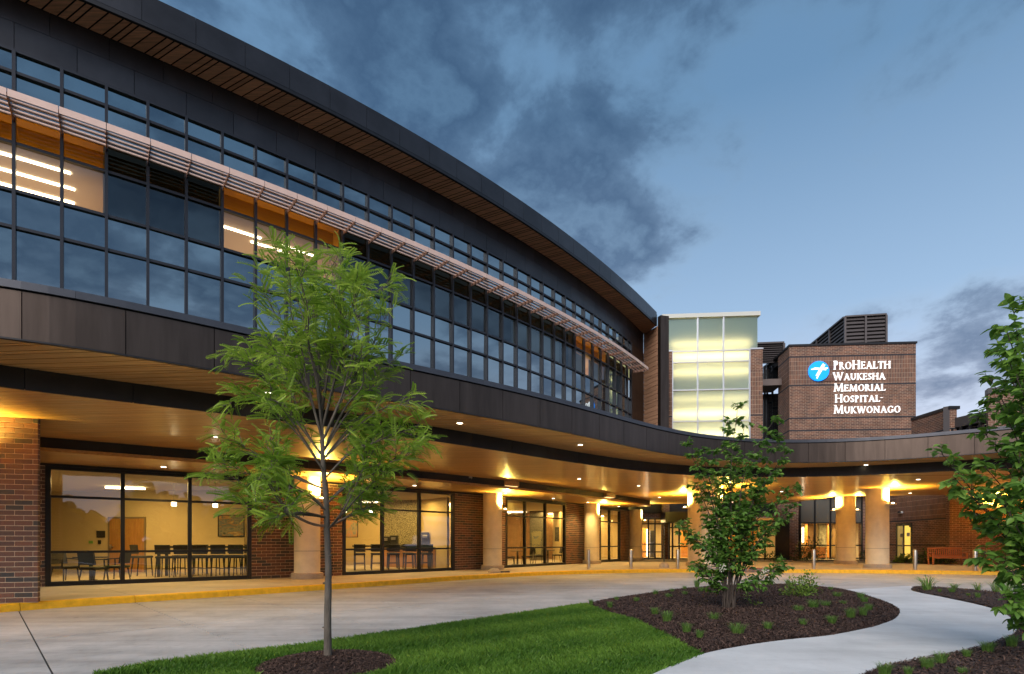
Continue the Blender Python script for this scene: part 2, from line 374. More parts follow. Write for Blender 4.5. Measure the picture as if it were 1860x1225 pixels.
# ------------------------------------------------------------------ plan curves
AX0, AD0, ATH, AK, MOD = -12.1805, 13.7441, .597845, .0147452, .91342
def _arc(s): t = ATH + AK * s; return (AX0 + (math.sin(t) - math.sin(ATH)) / AK, AD0 - (math.cos(t) - math.cos(ATH)) / AK)
S0 = 12.0                                    # arc starts this far left of the first mullion in view
ARC = Curve([_arc(s) for s in np.linspace(-S0, 36, 400)])
def AS(i): return S0 + i * MOD               # arc length of mullion i
S_GLASS = ARC.find(1145); S_END = ARC.find(1168.5)
fas_px = [(0, 611.4), (40.8, 618.7), (228.5, 645.7), (300, 658), (500, 690.5), (724.5, 729.8), (833.8, 748.8), (910.5, 762.4), (1000, 780.8), (1088.7, 797.5), (1173.6, 815.5), (1250, 830), (1350, 838.6), (1461.6, 839.8), (1528.5, 839), (1602, 836.1), (1680.8, 831.3), (1793, 823.7), (1860, 818.5)]
Z_SF, Z_FT, Z_CP, Z_LS, Z_IS = 4.0, 4.67, 4.80, 3.66, 3.33      # upper soffit, fascia top, coping top, lower soffit, inner soffit
FAS = Curve(smooth_curve([hx(x, y, Z_SF) for x, y in fas_px], 7))
bnd_px = [(0, 703), (204, 725.4), (348, 744), (560, 771), (784, 801), (951.7, 824.8), (1129, 852), (1250, 863.6), (1384.5, 866.4), (1518, 864.7), (1680.8, 858), (1860, 849)]
BND = Curve(smooth_curve([hx(x, y, Z_LS) for x, y in bnd_px], 6))
krb_px = [(0, 1098), (152, 1089), (245, 1083.2), (400, 1072.7), (557, 1064), (700, 1055.2), (780, 1050.2), (912, 1042.4), (1000, 1038.3), (1080, 1035.6), (1140, 1034.8), (1202, 1034.4), (1340, 1034.5), (1431, 1034.7), (1560, 1035.5), (1671, 1036.3), (1811, 1038.7), (1849, 1039.5)]
KRB = Curve(smooth_curve([gp(x, y) for x, y in krb_px], 6))

# ------------------------------------------------------------------ ground, drive, walks
struct('ground', MB().prism([(-400, -400), (400, -400), (400, 900), (-400, 900)], -.6, -.42), mat('far_grass', (.05, .085, .025), .9, var=.3, scale=.2))
road = struct('drive', MB().prism([(-70, -25), (90, -25), (90, 33), (-70, 33)], -.4, -.166), mat('road_joint', (.07, .065, .06), .9))
ra = Vector((.687, -.727)); rb = Vector((.727, .687)); ro = Vector((-9.35, 10.67))
rs = [0., 1.95, 4.05, 6.1, 8.15, 10.2, 12.4, 14.6, 16.8, 19., 21.2, 23.4, 25.6, 27.8, 30., 32.2, 34.4]
rs = [-9.6, -7.2, -4.8, -2.4] + rs
re = [-9., -4.2, -.6 - 0., 3.94, 8.2, 12.5, 17., 21.]
g = .011
for i in range(len(rs) - 1):
    for j in range(len(re) - 1):
        q = [ro + rb * (rs[a] + (g if a == i else -g)) + ra * (re[b] + (g if b == j else -g)) for a, b in ((i, j), (i + 1, j), (i + 1, j + 1), (i, j + 1))]
        if max(p.y for p in q) < 3 or min(p.y for p in q) > 27: continue
        MB().prism([(p.x, p.y) for p in q], -.165, -.15).build('slab', M_CONC, road)
# sidewalk
walk = struct('sidewalk', MB().prism([KRB.at(t, -.19) for t in np.linspace(-6, KRB.L + 14, 60)] + [(45, 60), (-60, 60), (-60, 5)], -.39, -.012), mat('walk_joint', (.16, .13, .11), .9))
js = [KRB.find(x) for x in (36, 245)]; st = js[1] - js[0]
t = js[0] - 4 * st
while t < KRB.L + 6:
    for a, b in ((-.2, -1.85), (-1.85, -5.2), (-5.2, -9.)):
        if b < -6 and t < KRB.find(900): continue
        MB().ribbon(KRB, t + .005, t + st - .005, -.011, 0., a - .005, b + .005, 3).build('slab', M_WALK, walk)
    t += st
# yellow kerb
kerb = thing('kerb', 'yellow painted concrete kerb curving along the edge of the drive', 'kerb', (*KRB.at(0), -.15))
prof = [(0.03, -.16), (0.012, -.03), (-.004, -.008), (-.03, .003), (-.185, .003), (-.185, -.16)]
def kerb_piece(a, b, drop0=0., drop1=0.):
    mb = MB(); n = 4; v = []
    for i in range(n + 1):
        u = i / n; dz = drop0 * (1 - u) + drop1 * u
        for o, z in prof:
            p = KRB.at(a + (b - a) * u, o); v.append((p[0], p[1], max(z - (dz if z > -.1 else 0), -.155)))
    m = len(prof); f = [(i * m + k, (i + 1) * m + k, (i + 1) * m + (k + 1) % m, i * m + (k + 1) % m) for i in range(n) for k in range(m)]
    f += [tuple(range(m)), tuple(range((n + 1) * m - 1, n * m - 1, -1))]
    return mb.add(v, f)
r0, r1 = KRB.find(1352), KRB.find(1418)
t = js[0] - 4 * st
while t < KRB.L + 5:
    a, b = t + .006, t + st - .006
    if b < r0 or a > r1: kerb_piece(a, b).build('kerb_stone', M_YEL, kerb)
    elif a < r0: kerb_piece(a, r0, 0, .13).build('kerb_stone', M_YEL, kerb)
    elif b > r1: kerb_piece(r1, b, .13, 0).build('kerb_stone', M_YEL, kerb)
    t += st
M_RED = mat('tactile_red', (.23, .05, .03), .7, bump=.3, bscale=60)
tp = MB(); tp.ribbon(KRB, r0 + .15, r1 - .15, .001, .012, -.3, -1.0, 4)
for i in range(int((r1 - r0 - .5) / .09)):
    for j in range(7):
        c = KRB.at(r0 + .25 + i * .09, -.35 - j * .095); tp.lathe([(.022, .012), (.016, .018)], (c[0], c[1], 0), 6)
tag(tp.build('tactile_plate', M_RED), 'red tactile paving plate at the dropped kerb behind the leafy shrub', 'paving plate')

# lawn, beds, path
lawn_edge = [(-30, -19), (-5.5, 2.7), gp(168, 1225), gp(300, 1203), gp(590, 1167), gp(800, 1136), gp(1000, 1107), gp(1065, 1098)]
bed_back = [gp(1065, 1098), gp(1100, 1090.5), gp(1170, 1080), gp(1243, 1070.5), gp(1330, 1065), gp(1400, 1063.5), gp(1468, 1066), gp(1533, 1072)]
path_in = [gp(1533, 1072), gp(1565, 1080), gp(1590, 1088), gp(1615, 1097), gp(1630, 1105), gp(1634.5, 1112.6), gp(1631, 1120), gp(1623, 1127), gp(1605, 1134), gp(1582, 1141), gp(1508.7, 1155.5), gp(1427, 1164), gp(1353, 1174.5), gp(1275.7, 1190.3), gp(1194, 1223), (.2, 3.6), (-.6, 2.2), (-2.5, -2)]
path_out = [gp(1660, 1064.8), gp(1657, 1074), gp(1713, 1086), gp(1760, 1096), gp(1794.7, 1104.5), gp(1820, 1114), gp(1835.6, 1122.8), gp(1846, 1131), gp(1848.7, 1138), gp(1846, 1146), gp(1838, 1153), gp(1815, 1163.7), gp(1754, 1182), gp(1672, 1196.4), gp(1610.8, 1208.7), gp(1570, 1225), (2.2, 4.2), (1.3, 3.0), (0, 1.2), (-1.4, -2)]
lawn_bed = [gp(1065, 1098), gp(1100, 1112.6), gp(1161, 1131), gp(1222.6, 1161.6), gp(1262, 1183), gp(1275.7, 1190.3)]
bed2_back = [gp(1660, 1064.8), gp(1720, 1069), gp(1800, 1075), gp(1900, 1083), (16, 11.), (22, 9)]
def dens(pts, n=6):
    p = np.array(pts, float); out = []
    for i in range(len(p) - 1):
        p0 = p[max(i - 1, 0)]; p1 = p[i]; p2 = p[i + 1]; p3 = p[min(i + 2, len(p) - 1)]
        for k in range(n):
            t = k / n; out.append(.5 * ((2 * p1) + (-p0 + p2) * t + (2 * p0 - 5 * p1 + 4 * p2 - p3) * t * t + (-p0 + 3 * p1 - 3 * p2 + p3) * t ** 3))
    out.append(p[-1]); return [tuple(q) for q in out]
LE, BB, PI_, PO, LB = dens(lawn_edge), dens(bed_back), dens(path_in), dens(path_out), dens(lawn_bed)
M_SOIL = mat('soil_under_grass', (.035, .05, .018), .95, var=.3, scale=8)
M_MULCH = mat('mulch_base', (.040, .024, .020), .95, var=.45, scale=18, bump=.9, bscale=45)
island = LE[:-1] + BB + dens([gp(1533, 1072), gp(1600, 1070.5), gp(1660, 1064.8)], 3)[1:-1] + dens(bed2_back) + [(60, 5), (60, -60), (-30, -60)]
struct('lawn', MB().prism(island, -.39, -.02), M_SOIL)
path_poly = PI_ + PO[::-1]
pth = struct('footpath', MB().prism([tuple(q) for q in path_poly], -.3, .012), M_PATH)
bed1_poly = LB[:-1] + PI_[:(len(path_in) - 5) * 6][::-1] + BB[::-1][1:]
struct('mulch_bed', MB().prism(bed1_poly, -.2, -.004), M_MULCH)
bed2_poly = PO[:-18] + [(2.6, 3.6), (30, 3.6), (30, 9)] + dens(bed2_back)[::-1][:-1]
struct('mulch_bed', MB().prism(bed2_poly, -.2, -.004), M_MULCH)

def inside(poly, P):
    P = np.asarray(P); x, y = P[:, 0], P[:, 1]; c = np.zeros(len(P), bool); q = np.array(poly); n = len(q); j = n - 1
    for i in range(n):
        xi, yi, xj, yj = *q[i], *q[j]
        m = ((yi > y) != (yj > y)); xx = (xj - xi) * (y - yi) / ((yj - yi) if yj != yi else 1e-9) + xi
        c ^= (m & (x < xx)); j = i
    return c
def edge_dist(poly, P):
    P = np.asarray(P); d = np.full(len(P), 1e9); q = np.array(poly)
    for i in range(len(q)):
        a, b = q[i], q[(i + 1) % len(q)]; ab = b - a; l = max(ab @ ab, 1e-9); t = np.clip(((P - a) @ ab) / l, 0, 1)[:, None]
        d = np.minimum(d, np.hypot(*(P - a - t * ab).T))
    return d
def big_mesh(name, V, faces, mats, parent=None, midx=None, col=None):
    me = bpy.data.meshes.new(name); V = np.asarray(V, np.float32); faces = np.asarray(faces, np.int32); k = faces.shape[1]; nf = len(faces)
    me.vertices.add(len(V)); me.vertices.foreach_set('co', V.ravel()); me.loops.add(nf * k); me.loops.foreach_set('vertex_index', faces.ravel())
    me.polygons.add(nf); me.polygons.foreach_set('loop_start', np.arange(0, nf * k, k, dtype=np.int32))
    for m in (mats if isinstance(mats, (list, tuple)) else [mats]): me.materials.append(m)
    if midx is not None: me.polygons.foreach_set('material_index', np.asarray(midx, np.int32))
    me.update(calc_edges=True)
    if col is not None:
        ca = me.color_attributes.new('tone', 'FLOAT_COLOR', 'POINT'); c4 = np.ones((len(V), 4), np.float32); c4[:, :3] = np.asarray(col)[:, None] if np.ndim(col) == 1 else col
        ca.data.foreach_set('color', c4.ravel())
    o = bpy.data.objects.new(name, me); COL.objects.link(o)
    if parent is not None: o.parent = parent
    return o
def rotz_arr(a):
    c, s = np.cos(a), np.sin(a); Z = np.zeros_like(a); O = np.ones_like(a)
    return np.stack([np.stack([c, -s, Z], 1), np.stack([s, c, Z], 1), np.stack([Z, Z, O], 1)], 1)
def scatter(tv, tf, Rm, S, T):
    n = len(T); k = len(tv)
    V = np.einsum('nij,kj->nki', Rm, np.asarray(tv)) * np.asarray(S).reshape(n, 1, -1) + T[:, None, :]
    Fc = (np.asarray(tf)[None] + (np.arange(n) * k)[:, None, None]).reshape(-1, len(tf[0]))
    return V.reshape(-1, 3), Fc

# ------------------------------------------------------------------ soffits of single boards
def boards(parent, polys, ang, pitch, gap, z, th, m, vmin=None, vmax=None, name='plank', pattern=None):
    """polys: list of plan polygons (holes by even-odd); boards run along direction ang"""
    c, s = math.cos(ang), math.sin(ang)
    rot = [[(p[0] * c + p[1] * s, -p[0] * s + p[1] * c) for p in q] for q in polys]
    v0 = min(p[1] for q in rot for p in q); v1 = max(p[1] for q in rot for p in q)
    def spans(v):
        xs = []
        for q in rot:
            for i in range(len(q)):
                a, b = q[i], q[(i + 1) % len(q)]
                if (a[1] > v) != (b[1] > v): xs.append(a[0] + (v - a[1]) / (b[1] - a[1]) * (b[0] - a[0]))
        xs.sort(); return [(xs[i], xs[i + 1]) for i in range(0, len(xs) - 1, 2)]
    v = v0; k = 0
    while v < v1:
        w = pattern[k % len(pattern)] if pattern else pitch
        k += 1
        a, b = v + gap / 2, min(v + w - gap / 2, v1); v += w
        if b - a < .01: continue
        n = 4; lv = [a + (b - a) * i / n for i in range(n + 1)]; sp = [spans(min(max(q, v0 + 1e-4), v1 - 1e-4)) for q in lv]
        mb = MB()
        def quad(u0, u1, u2, u3, va, vb):
            pts = [(u0, va), (u1, va), (u2, vb), (u3, vb)]
            w_ = [(p[0] * c - p[1] * s, p[0] * s + p[1] * c) for p in pts]
            mb.prism(w_, z, z + th)
        if len({len(q) for q in sp}) == 1 and sp[0]:
            for r in range(len(sp[0])):
                L_ = [(q[r][0], vv) for q, vv in zip(sp, lv)]; R_ = [(q[r][1], vv) for q, vv in zip(sp, lv)]
                if max(x[0] for x in R_) - min(x[0] for x in L_) < .02: continue
                poly = L_ + R_[::-1]; MB().prism([(p[0] * c - p[1] * s, p[0] * s + p[1] * c) for p in poly], z, z + th).build(name, m, parent)
        else:
            for i in range(n):
                for (p, q) in spans(min(max((lv[i] + lv[i + 1]) / 2, v0 + 1e-4), v1 - 1e-4))[:1]: quad(p, q, q, p, lv[i], lv[i + 1])
        if mb.v: mb.build(name, m, parent)

PL = R(-5)
can = thing('entrance_canopy', 'long curved canopy with dark bronze fascia and wood plank soffit over the drive', 'canopy', (*FAS.at(6), 3.3))
F0, F1 = -5.0, FAS.L + 5
fpts = [FAS.at(t, -.02) for t in np.linspace(F0, F1, 200)]
bpts = [BND.at(t) for t in np.linspace(-5, BND.L + 6, 200)]
# fascia panels (1.17 m), lip, coping lengths
pj = FAS.find(228.5); w = (FAS.find(228.5) - FAS.find(39.5)); t = pj - w * int((pj - F0) / w)
k = 0
while t < F1:
    MB().ribbon(FAS, t + .006, t + w - .006, Z_SF + .012, Z_FT, -.03, 0, 4).build('fascia_panel', M_BRONZE, can)
    MB().ribbon(FAS, t + .0, t + w - .0, Z_SF - .012, Z_SF + .010, -.06, .012, 4).build('fascia_trim', M_BLACK, can)
    if k % 2 == 0:
        MB().ribbon(FAS, t + .5 * w + .002, t + 2.5 * w - .002, Z_FT + .022, Z_CP, -.35, .035, 8).build('coping', M_COPE, can)
    t += w; k += 1
MB().ribbon(FAS, F0, F1, Z_SF + .03, Z_FT + .02, -.2, -.035, 150).build('fascia_backing', M_GAP, can)
boards(can, [fpts + bpts[::-1]], PL, .2, .022, Z_SF, .006, M_WOOD, pattern=[.215, .215, .215, .085, .215, .13])
MB().prism(fpts + bpts[::-1], Z_SF + .022, Z_SF + .03).build('soffit_backing', M_GAP, can)
# dark step band between the two soffits
w2 = 1.45; t = BND.find(45) - 5 * w2
while t < BND.L + 6:
    MB().ribbon(BND, t + .005, t + w2 - .005, Z_LS - .008, Z_SF + .004, -.03, .004, 4).build('band_panel', M_BAND, can); t += w2
MB().ribbon(BND, -6, BND.L + 7, Z_LS + .002, Z_SF, -.1, -.032, 120).build('band_backing', M_GAP, can)
# lower soffit: from the band in to the inner drop along the shop windows and back over the entrance
IO = 1.15
s_ie = ARC.find(1172, IO - .3)
inner_l = [ARC.at(t, IO) for t in np.linspace(0, s_ie, 60)]
inner_r = [(8.6, 36.2), (17.6, 35.6), (17.4, 30.0), (23.5, 29.4), (34, 28.6)]
low_poly = bpts + inner_r[::-1] + inner_l[::-1]
boards(can, [low_poly], PL, .17, .013, Z_LS, .005, M_WOOD, pattern=[.17, .17, .10, .17])
MB().prism(low_poly, Z_LS + .022, Z_LS + .03).build('soffit_backing', M_GAP, can)
# inner drop: dark band, wood lip, soffit under the windows
t = ARC.find(30, IO); w3 = 1.3
t -= 6 * w3
while t < s_ie - .02:
    e = min(t + w3, s_ie)
    MB().ribbon(ARC, t + .004, e - .004, Z_IS + .09, Z_LS + .015, IO - .04, IO, 3).build('band_panel', M_BAND, can); t += w3
MB().ribbon(ARC, 0, s_ie, Z_IS + .001, Z_IS + .085, IO - .03, IO + .03, 60).build('wood_lip', M_WOOD, can)
in_poly = [ARC.at(t, IO) for t in np.linspace(0, s_ie, 60)] + [ARC.at(t, -1.5) for t in np.linspace(s_ie, 0, 60)]
boards(can, [in_poly], PL, .17, .010, Z_IS, .005, M_WOOD)
MB().prism(in_poly, Z_IS + .022, Z_IS + .03).build('soffit_backing', M_GAP, can)
e0, e1 = ARC.at(s_ie, IO), ARC.at(s_ie, -1.5)
MB().bar((*e0, Z_IS + .13), (*e1, Z_IS + .13), .04, .24).build('wood_lip', M_WOOD, can)
# canopy roof
rf = [FAS.at(t, -.3) for t in np.linspace(F0, F1, 120)] + [(36, 30), (23, 30), (17.6, 37), (8, 37)] + [ARC.at(t, -.5) for t in np.linspace(s_ie, 0, 40)]
MB().prism(rf, Z_FT - .06, Z_FT).build('roof', M_GAP, can)

# ------------------------------------------------------------------ curved upper wing
wing = thing('curved_building_wing', 'curved upper storey with dark glass curtain wall and overhanging dark roof', 'building', (*ARC.at(S0), Z_CP))
ZT = [7.5, 8.89, 9.78, 10.94, 11.66, 12.67, 13.2]
M_SPG = mat('spandrel_glass', (.012, .022, .028), .03, metal=0., spec=.5)
def refl_dark(name, base, fac, tint):
    m = bpy.data.materials.new(name); m.use_nodes = True; nt = m.node_tree; N = nt.nodes; L = nt.links; N.clear()
    o = N.new('ShaderNodeOutputMaterial'); mx = N.new('ShaderNodeMixShader'); d = N.new('ShaderNodeBsdfDiffuse'); g_ = N.new('ShaderNodeBsdfGlossy')
    d.inputs[0].default_value = (*base, 1); g_.inputs['Color'].default_value = (*tint, 1); g_.inputs['Roughness'].default_value = .01; mx.inputs[0].default_value = fac
    L.new(d.outputs[0], mx.inputs[1]); L.new(g_.outputs[0], mx.inputs[2]); L.new(mx.outputs[0], o.inputs[0]); return m
M_SPG = refl_dark('spandrel_glass', (.008, .014, .017), .5, (.66, .76, .80))
M_VIS = glass_mat('vision_glass', (.86, .88, .84), .10, (.75, .86, .92))
M_AMB = glass_mat('amber_glass', (.86, .64, .22), .02, (.6, .5, .35))
I0, I1 = -4, int((S_GLASS - S0) / MOD)
for i in range(I0, I1 + 1):
    a = AS(i); b = min(AS(i + 1), S_GLASS)
    ym = .035
    p = ARC.at(a, .03); rz = ARC.ang(a)
    MB().box((p[0], p[1], (ZT[0] + ZT[-1]) / 2), (.07, .15, ZT[-1] - ZT[0]), rz, .008).build('mullion', M_MULL, wing)
    if b - a < .1: continue
    A, B = Vector(ARC.at(a, 0)), Vector(ARC.at(b, 0))
    for r in range(6):
        lit = r in (2, 3)
        m = M_SPG if not lit else (M_AMB if r == 3 else M_VIS)
        tx, tz = random.gauss(0, .005), random.gauss(0, .004)
        n = Vector((A.y - B.y, B.x - A.x)).normalized()
        z0, z1 = ZT[r] + .02, ZT[r + 1] - .02
        v = [(A.x - n.x * tz, A.y - n.y * tz, z0), (B.x + n.x * tz, B.y + n.y * tz, z0), (B.x + n.x * (tz + tx), B.y + n.y * (tz + tx), z1), (A.x - n.x * (tz - tx), A.y - n.y * (tz - tx), z1)]
        MB().add(v, [(0, 1, 2, 3)]).build('pane', m, wing)
p = ARC.at(S_GLASS, .03)
MB().box((p[0], p[1], (ZT[0] + ZT[-1]) / 2), (.09, .15, ZT[-1] - ZT[0]), ARC.ang(S_GLASS), .008).build('mullion', M_MULL, wing)
for z in ZT:
    MB().ribbon(ARC, AS(I0), S_GLASS, z - .035, z + .035, -.04, .07, 120).build('transom', M_MULL, wing)
# metal panels above and below the glass, roof edge
def panels(z0, z1, s0, s1, w, off, m, nm, ph=0.):
    t = s0 + ph
    while t < s1 - .05:
        e = min(t + w, s1); MB().ribbon(ARC, t + .006, e - .006, z0, z1, off - .03, off, 3).build(nm, m, wing); t += w
panels(13.25, 13.90, AS(-4), S_END - .02, MOD * 4 / 3, .03, M_SPAN, 'wall_panel')
panels(13.915, 14.50, AS(-4), S_END - .02, MOD * 4 / 3, .02, M_SPAN, 'wall_panel', -MOD * .6)
panels(4.7, 7.44, AS(-4), S_END, 1.8, .0, M_BLACK, 'wall_panel')
MB().ribbon(ARC, AS(-4), S_END, 4.6, 14.6, -.25, -.14, 80).v and None
for (za, zb) in ((7.44, 10.5), (10.5, 13.25)):
    MB().ribbon(ARC, S_GLASS + .05, S_END - .01, za, zb - .008, -.03, .03, 3).build('wall_panel', M_BRONZE, wing)
MB().ribbon(ARC, AS(-4), S_END, 13.2, 14.62, -.2, -.04, 80).build('wall_backing', M_GAP, wing)
MB().ribbon(ARC, AS(-4), S_END, 4.6, 7.45, -.2, -.04, 80).build('wall_backing', M_GAP, wing)
# roof overhang
Z_RS, Z_RF, Z_RT = 14.5, 15.18, 15.34
ro_px = [(160.7, 0), (334.8, 80.3), (478, 147), (619, 214), (800, 310), (980, 421), (1068.5, 487), (1140, 543), (1194, 592)]
ROF = Curve(smooth_curve([hx(x, y, Z_RS) for x, y in ro_px], 3))
Q0, Q1 = -5.0, ROF.L
opts = [ROF.at(t, -.06) for t in np.linspace(Q0, Q1, 120)]
ipts = [ARC.at(t, 0.0) for t in np.linspace(AS(-5), S_END + .2, 120)]
boards(wing, [opts + ipts[::-1]], R(-28), .3, .035, Z_RS, .006, M_WOOD2, name='soffit_board', pattern=[.27, .27, .16, .13])
MB().prism(opts + ipts[::-1], Z_RS + .027, Z_RS + .04).build('soffit_backing', M_GAP, wing)
t = Q0; w = 1.22
while t < Q1 - .05:
    e = min(t + w, Q1)
    MB().ribbon(ROF, t + .005, e - .005, Z_RS + .10, Z_RF, -.04, 0, 3).build('roof_fascia_panel', M_SPAN, wing)
    MB().ribbon(ROF, t + .003, e - .003, Z_RF + .004, Z_RT, -.35, .05 - .08, 3).build('roof_coping', M_SPAN, wing)
    t += w
MB().ribbon(ROF, Q0, Q1, Z_RS - .012, Z_RS + .095, -.09, -.004, 100).build('fascia_trim', M_BLACK, wing)
MB().ribbon(ROF, Q0, Q1, Z_RS + .1, Z_RF + .1, -.2, -.045, 100).build('fascia_backing', M_GAP, wing)
roofp = [ROF.at(t, -.1) for t in np.linspace(Q0, Q1, 80)] + [ARC.at(t, -14) for t in np.linspace(S_END, AS(-5), 40)]
MB().prism(roofp, Z_RS + .05, Z_RF + .05).build('roof', M_GAP, wing)
# end fin clad in wood boards
eA = Vector(ARC.at(S_END, .02)); eB = Vector(ROF.at(Q1)); dr = (eB - eA).normalized(); nn = Vector((-dr.y, dr.x))
zz = 4.75; k = 0
hts = [.28, .28, .17, .28, .22, .30]
while zz < Z_RS - .02:
    h = hts[k % 6]; e = min(zz + h, Z_RS - .003)
    MB().wall(tuple(eA), tuple(eB), zz + .012, e - .012, .05).build('cladding_board', M_FIN, wing); zz += h; k += 1
MB().wall(tuple(eA + nn * .05), tuple(eB + nn * .05), 4.7, Z_RS, .5).build('end_wall', M_BLACK, wing)
eC = eB + (eB - Vector((0, 0))).normalized() * 0
q = [tuple(eB + nn * .03 + dr * .004), tuple(eB + nn * .03 + dr * .32), tuple(eB + nn * .6 + dr * .36), tuple(eB + nn * .6 + dr * .004)]
MB().prism(q, 4.7, Z_RT - .3).build('end_wall', M_BRONZE, wing)
# rooms behind the glass
def rooms():
    W = mat('room_wall', (.62, .48, .36), .8); Cc = mat('room_ceiling', (.62, .52, .40), .8); DK = mat('blind_dark', (.018, .022, .026), .8)
    CUR = mat('blind_pale', (.30, .34, .32), .8, var=.1, scale=3, stretch=(14, 14, .2)); OC = mat('room_ochre', (.55, .36, .10), .8)
    LT = mat('lamp_strip', (1, 1, 1), .5, emit=(1, .83, .58), estr=5.0); LT2 = mat('added_cove_glow', (1, .8, .4), .5, emit=(1, .66, .2), estr=3.2)
    groups = [(-4, 2, 'lit'), (2, 5, 'dark'), (5, 9, 'lit'), (9, 18, 'dark'), (18, 22, 'pale'), (22, 23, 'dark'), (23, 27, 'lit2'), (27, I1 + 1, 'dark')]
    for a, b, kd in groups:
        s0, s1 = AS(a) + .02, min(AS(b), S_GLASS) - .02; n = (b - a) * 2
        if kd == 'dark':
            struct('blind', MB().ribbon(ARC, s0, s1, 9.0, 11.75, -.35, -.3, n), DK)
        elif kd == 'pale':
            struct('blind', MB().ribbon(ARC, s0, s1, 9.0, 10.93, -.3, -.26, n), CUR); struct('blind', MB().ribbon(ARC, s0, s1, 10.93, 11.75, -.3, -.26, n), mat('blind_olive', (.05, .055, .035), .8))
        else:
            dp = -5.
            struct('room_back_wall', MB().ribbon(ARC, s0, s1, 8.5, 11.0, dp, dp + .1, n), W)
            struct('room_ceiling', MB().ribbon(ARC, s0, s1, 10.93, 10.98, dp, -.1, n), Cc)
            struct('room_floor', MB().ribbon(ARC, s0, s1, 8.4, 8.5, dp, -.1, n), mat('room_floor', (.3, .24, .18), .7))
            struct('added_cove_back', MB().ribbon(ARC, s0, s1, 10.99, 11.8, -.62, -.55, n), OC)  # pocket made up behind the amber row to hold its added glow
            struct('added_cove_top', MB().ribbon(ARC, s0, s1, 11.72, 11.78, -.55, -.06, n), OC)
            for t in (s0, s1 - .05): struct('room_partition', MB().ribbon(ARC, t, t + .05, 8.5, 11.75, dp, -.08, 1), W)
            cv = MB().ribbon(ARC, s0 + .1, s1 - .1, 11.0, 11.03, -.5, -.44, n).build('added_cove_lamp', LT2); tag(cv, 'thin added glow strip behind the amber panes at %s' % {-4: 'the far left upper windows', 5: 'the upper windows behind the tree top', 23: 'the right end of the upper windows'}[a], 'light')  # unseen tube added so that the amber panes glow
            al = bpy.data.lights.new('room_light', 'AREA'); al.energy = (15 if kd == 'lit' else 26) * (b - a) / 4; al.color = (1, .62, .30); al.shape = 'RECTANGLE'; al.size = (b - a) * .8; al.size_y = 3.2
            ao = bpy.data.objects.new('room_light', al); COL.objects.link(ao); c = ARC.at((s0 + s1) / 2, -2.2); ao.location = (*c, 10.2); ao.rotation_euler = (R(180), 0, ARC.ang((s0 + s1) / 2))
            if kd == 'lit':
                u = [(-.55, s0, s1 - .75), (-1.35, s0, s1 - .7), (-2.15, s0, s1 - .75)] if a < 0 else [(-.9, s0 + .1, s0 + 1.3), (-1.3, s0 + 1.1, s0 + 2.3), (-.9, s0 + 1.9, s0 + 3.0)]
                for j, (o, p, q) in enumerate(u):
                    x = MB().ribbon(ARC, p, q, 10.90, 10.925, o - .05, o + .05, n).build('ceiling_strip_light', LT)
                    tag(x, 'white strip light, %s, on the ceiling behind the %s' % (('nearest the glass', 'middle of three', 'deepest in the room')[j] if a < 0 else ('leftmost', 'lower middle', 'rightmost')[j], 'far left upper windows' if a < 0 else 'upper windows over the tree top'), 'light', 'upper room strip lights')
                sA = s1 - .95 if a < 0 else s0 + 2.6
                struct('room_partition', MB().ribbon(ARC, sA, s1 - .06, 8.5, 10.92, -3.4, -3.3, 2), W)
            else:
                struct('curtain', MB().ribbon(ARC, s0 + .1, s0 + 1.3, 8.6, 10.9, -.32, -.28, 8), mat('curtain_cream', (.6, .5, .36), .85)); struct('curtain', MB().ribbon(ARC, s0 + 2.0, s1 - .1, 8.6, 10.9, -.32, -.28, 8), mat('curtain_cream', (.6, .5, .36), .85))
rooms()
# ------------------------------------------------------------------ sunshade
shd = thing('sun_shade', 'pinkish metal louvre sunshade running along the curtain wall', 'sunshade', (*ARC.at(S0, .5), 11.5))
SW = 1.02; i1 = int((S_GLASS - S0) / MOD)
for i in range(-4, i1 + 2):
    a, b = AS(i), AS(i + 1)
    if i <= i1:
        MB().ribbon(ARC, a + .008, b - .008, 11.46, 11.63, SW - .03, SW, 2).build('fascia_piece', M_SHADE, shd)
        for o in (.22, .41, .60, .79):
            A, B = ARC.at(a, o), ARC.at(b, o); MB().tube([(*A, 11.52), (*B, 11.52)], .034, 8).build('louvre_tube', M_SHADE, shd)
    A, B = ARC.at(a, .1), ARC.at(a, SW - .035)
    MB().bar((*A, 11.50), (*B, 11.50), .02, .14).build('bracket', M_SHADE_D, shd)
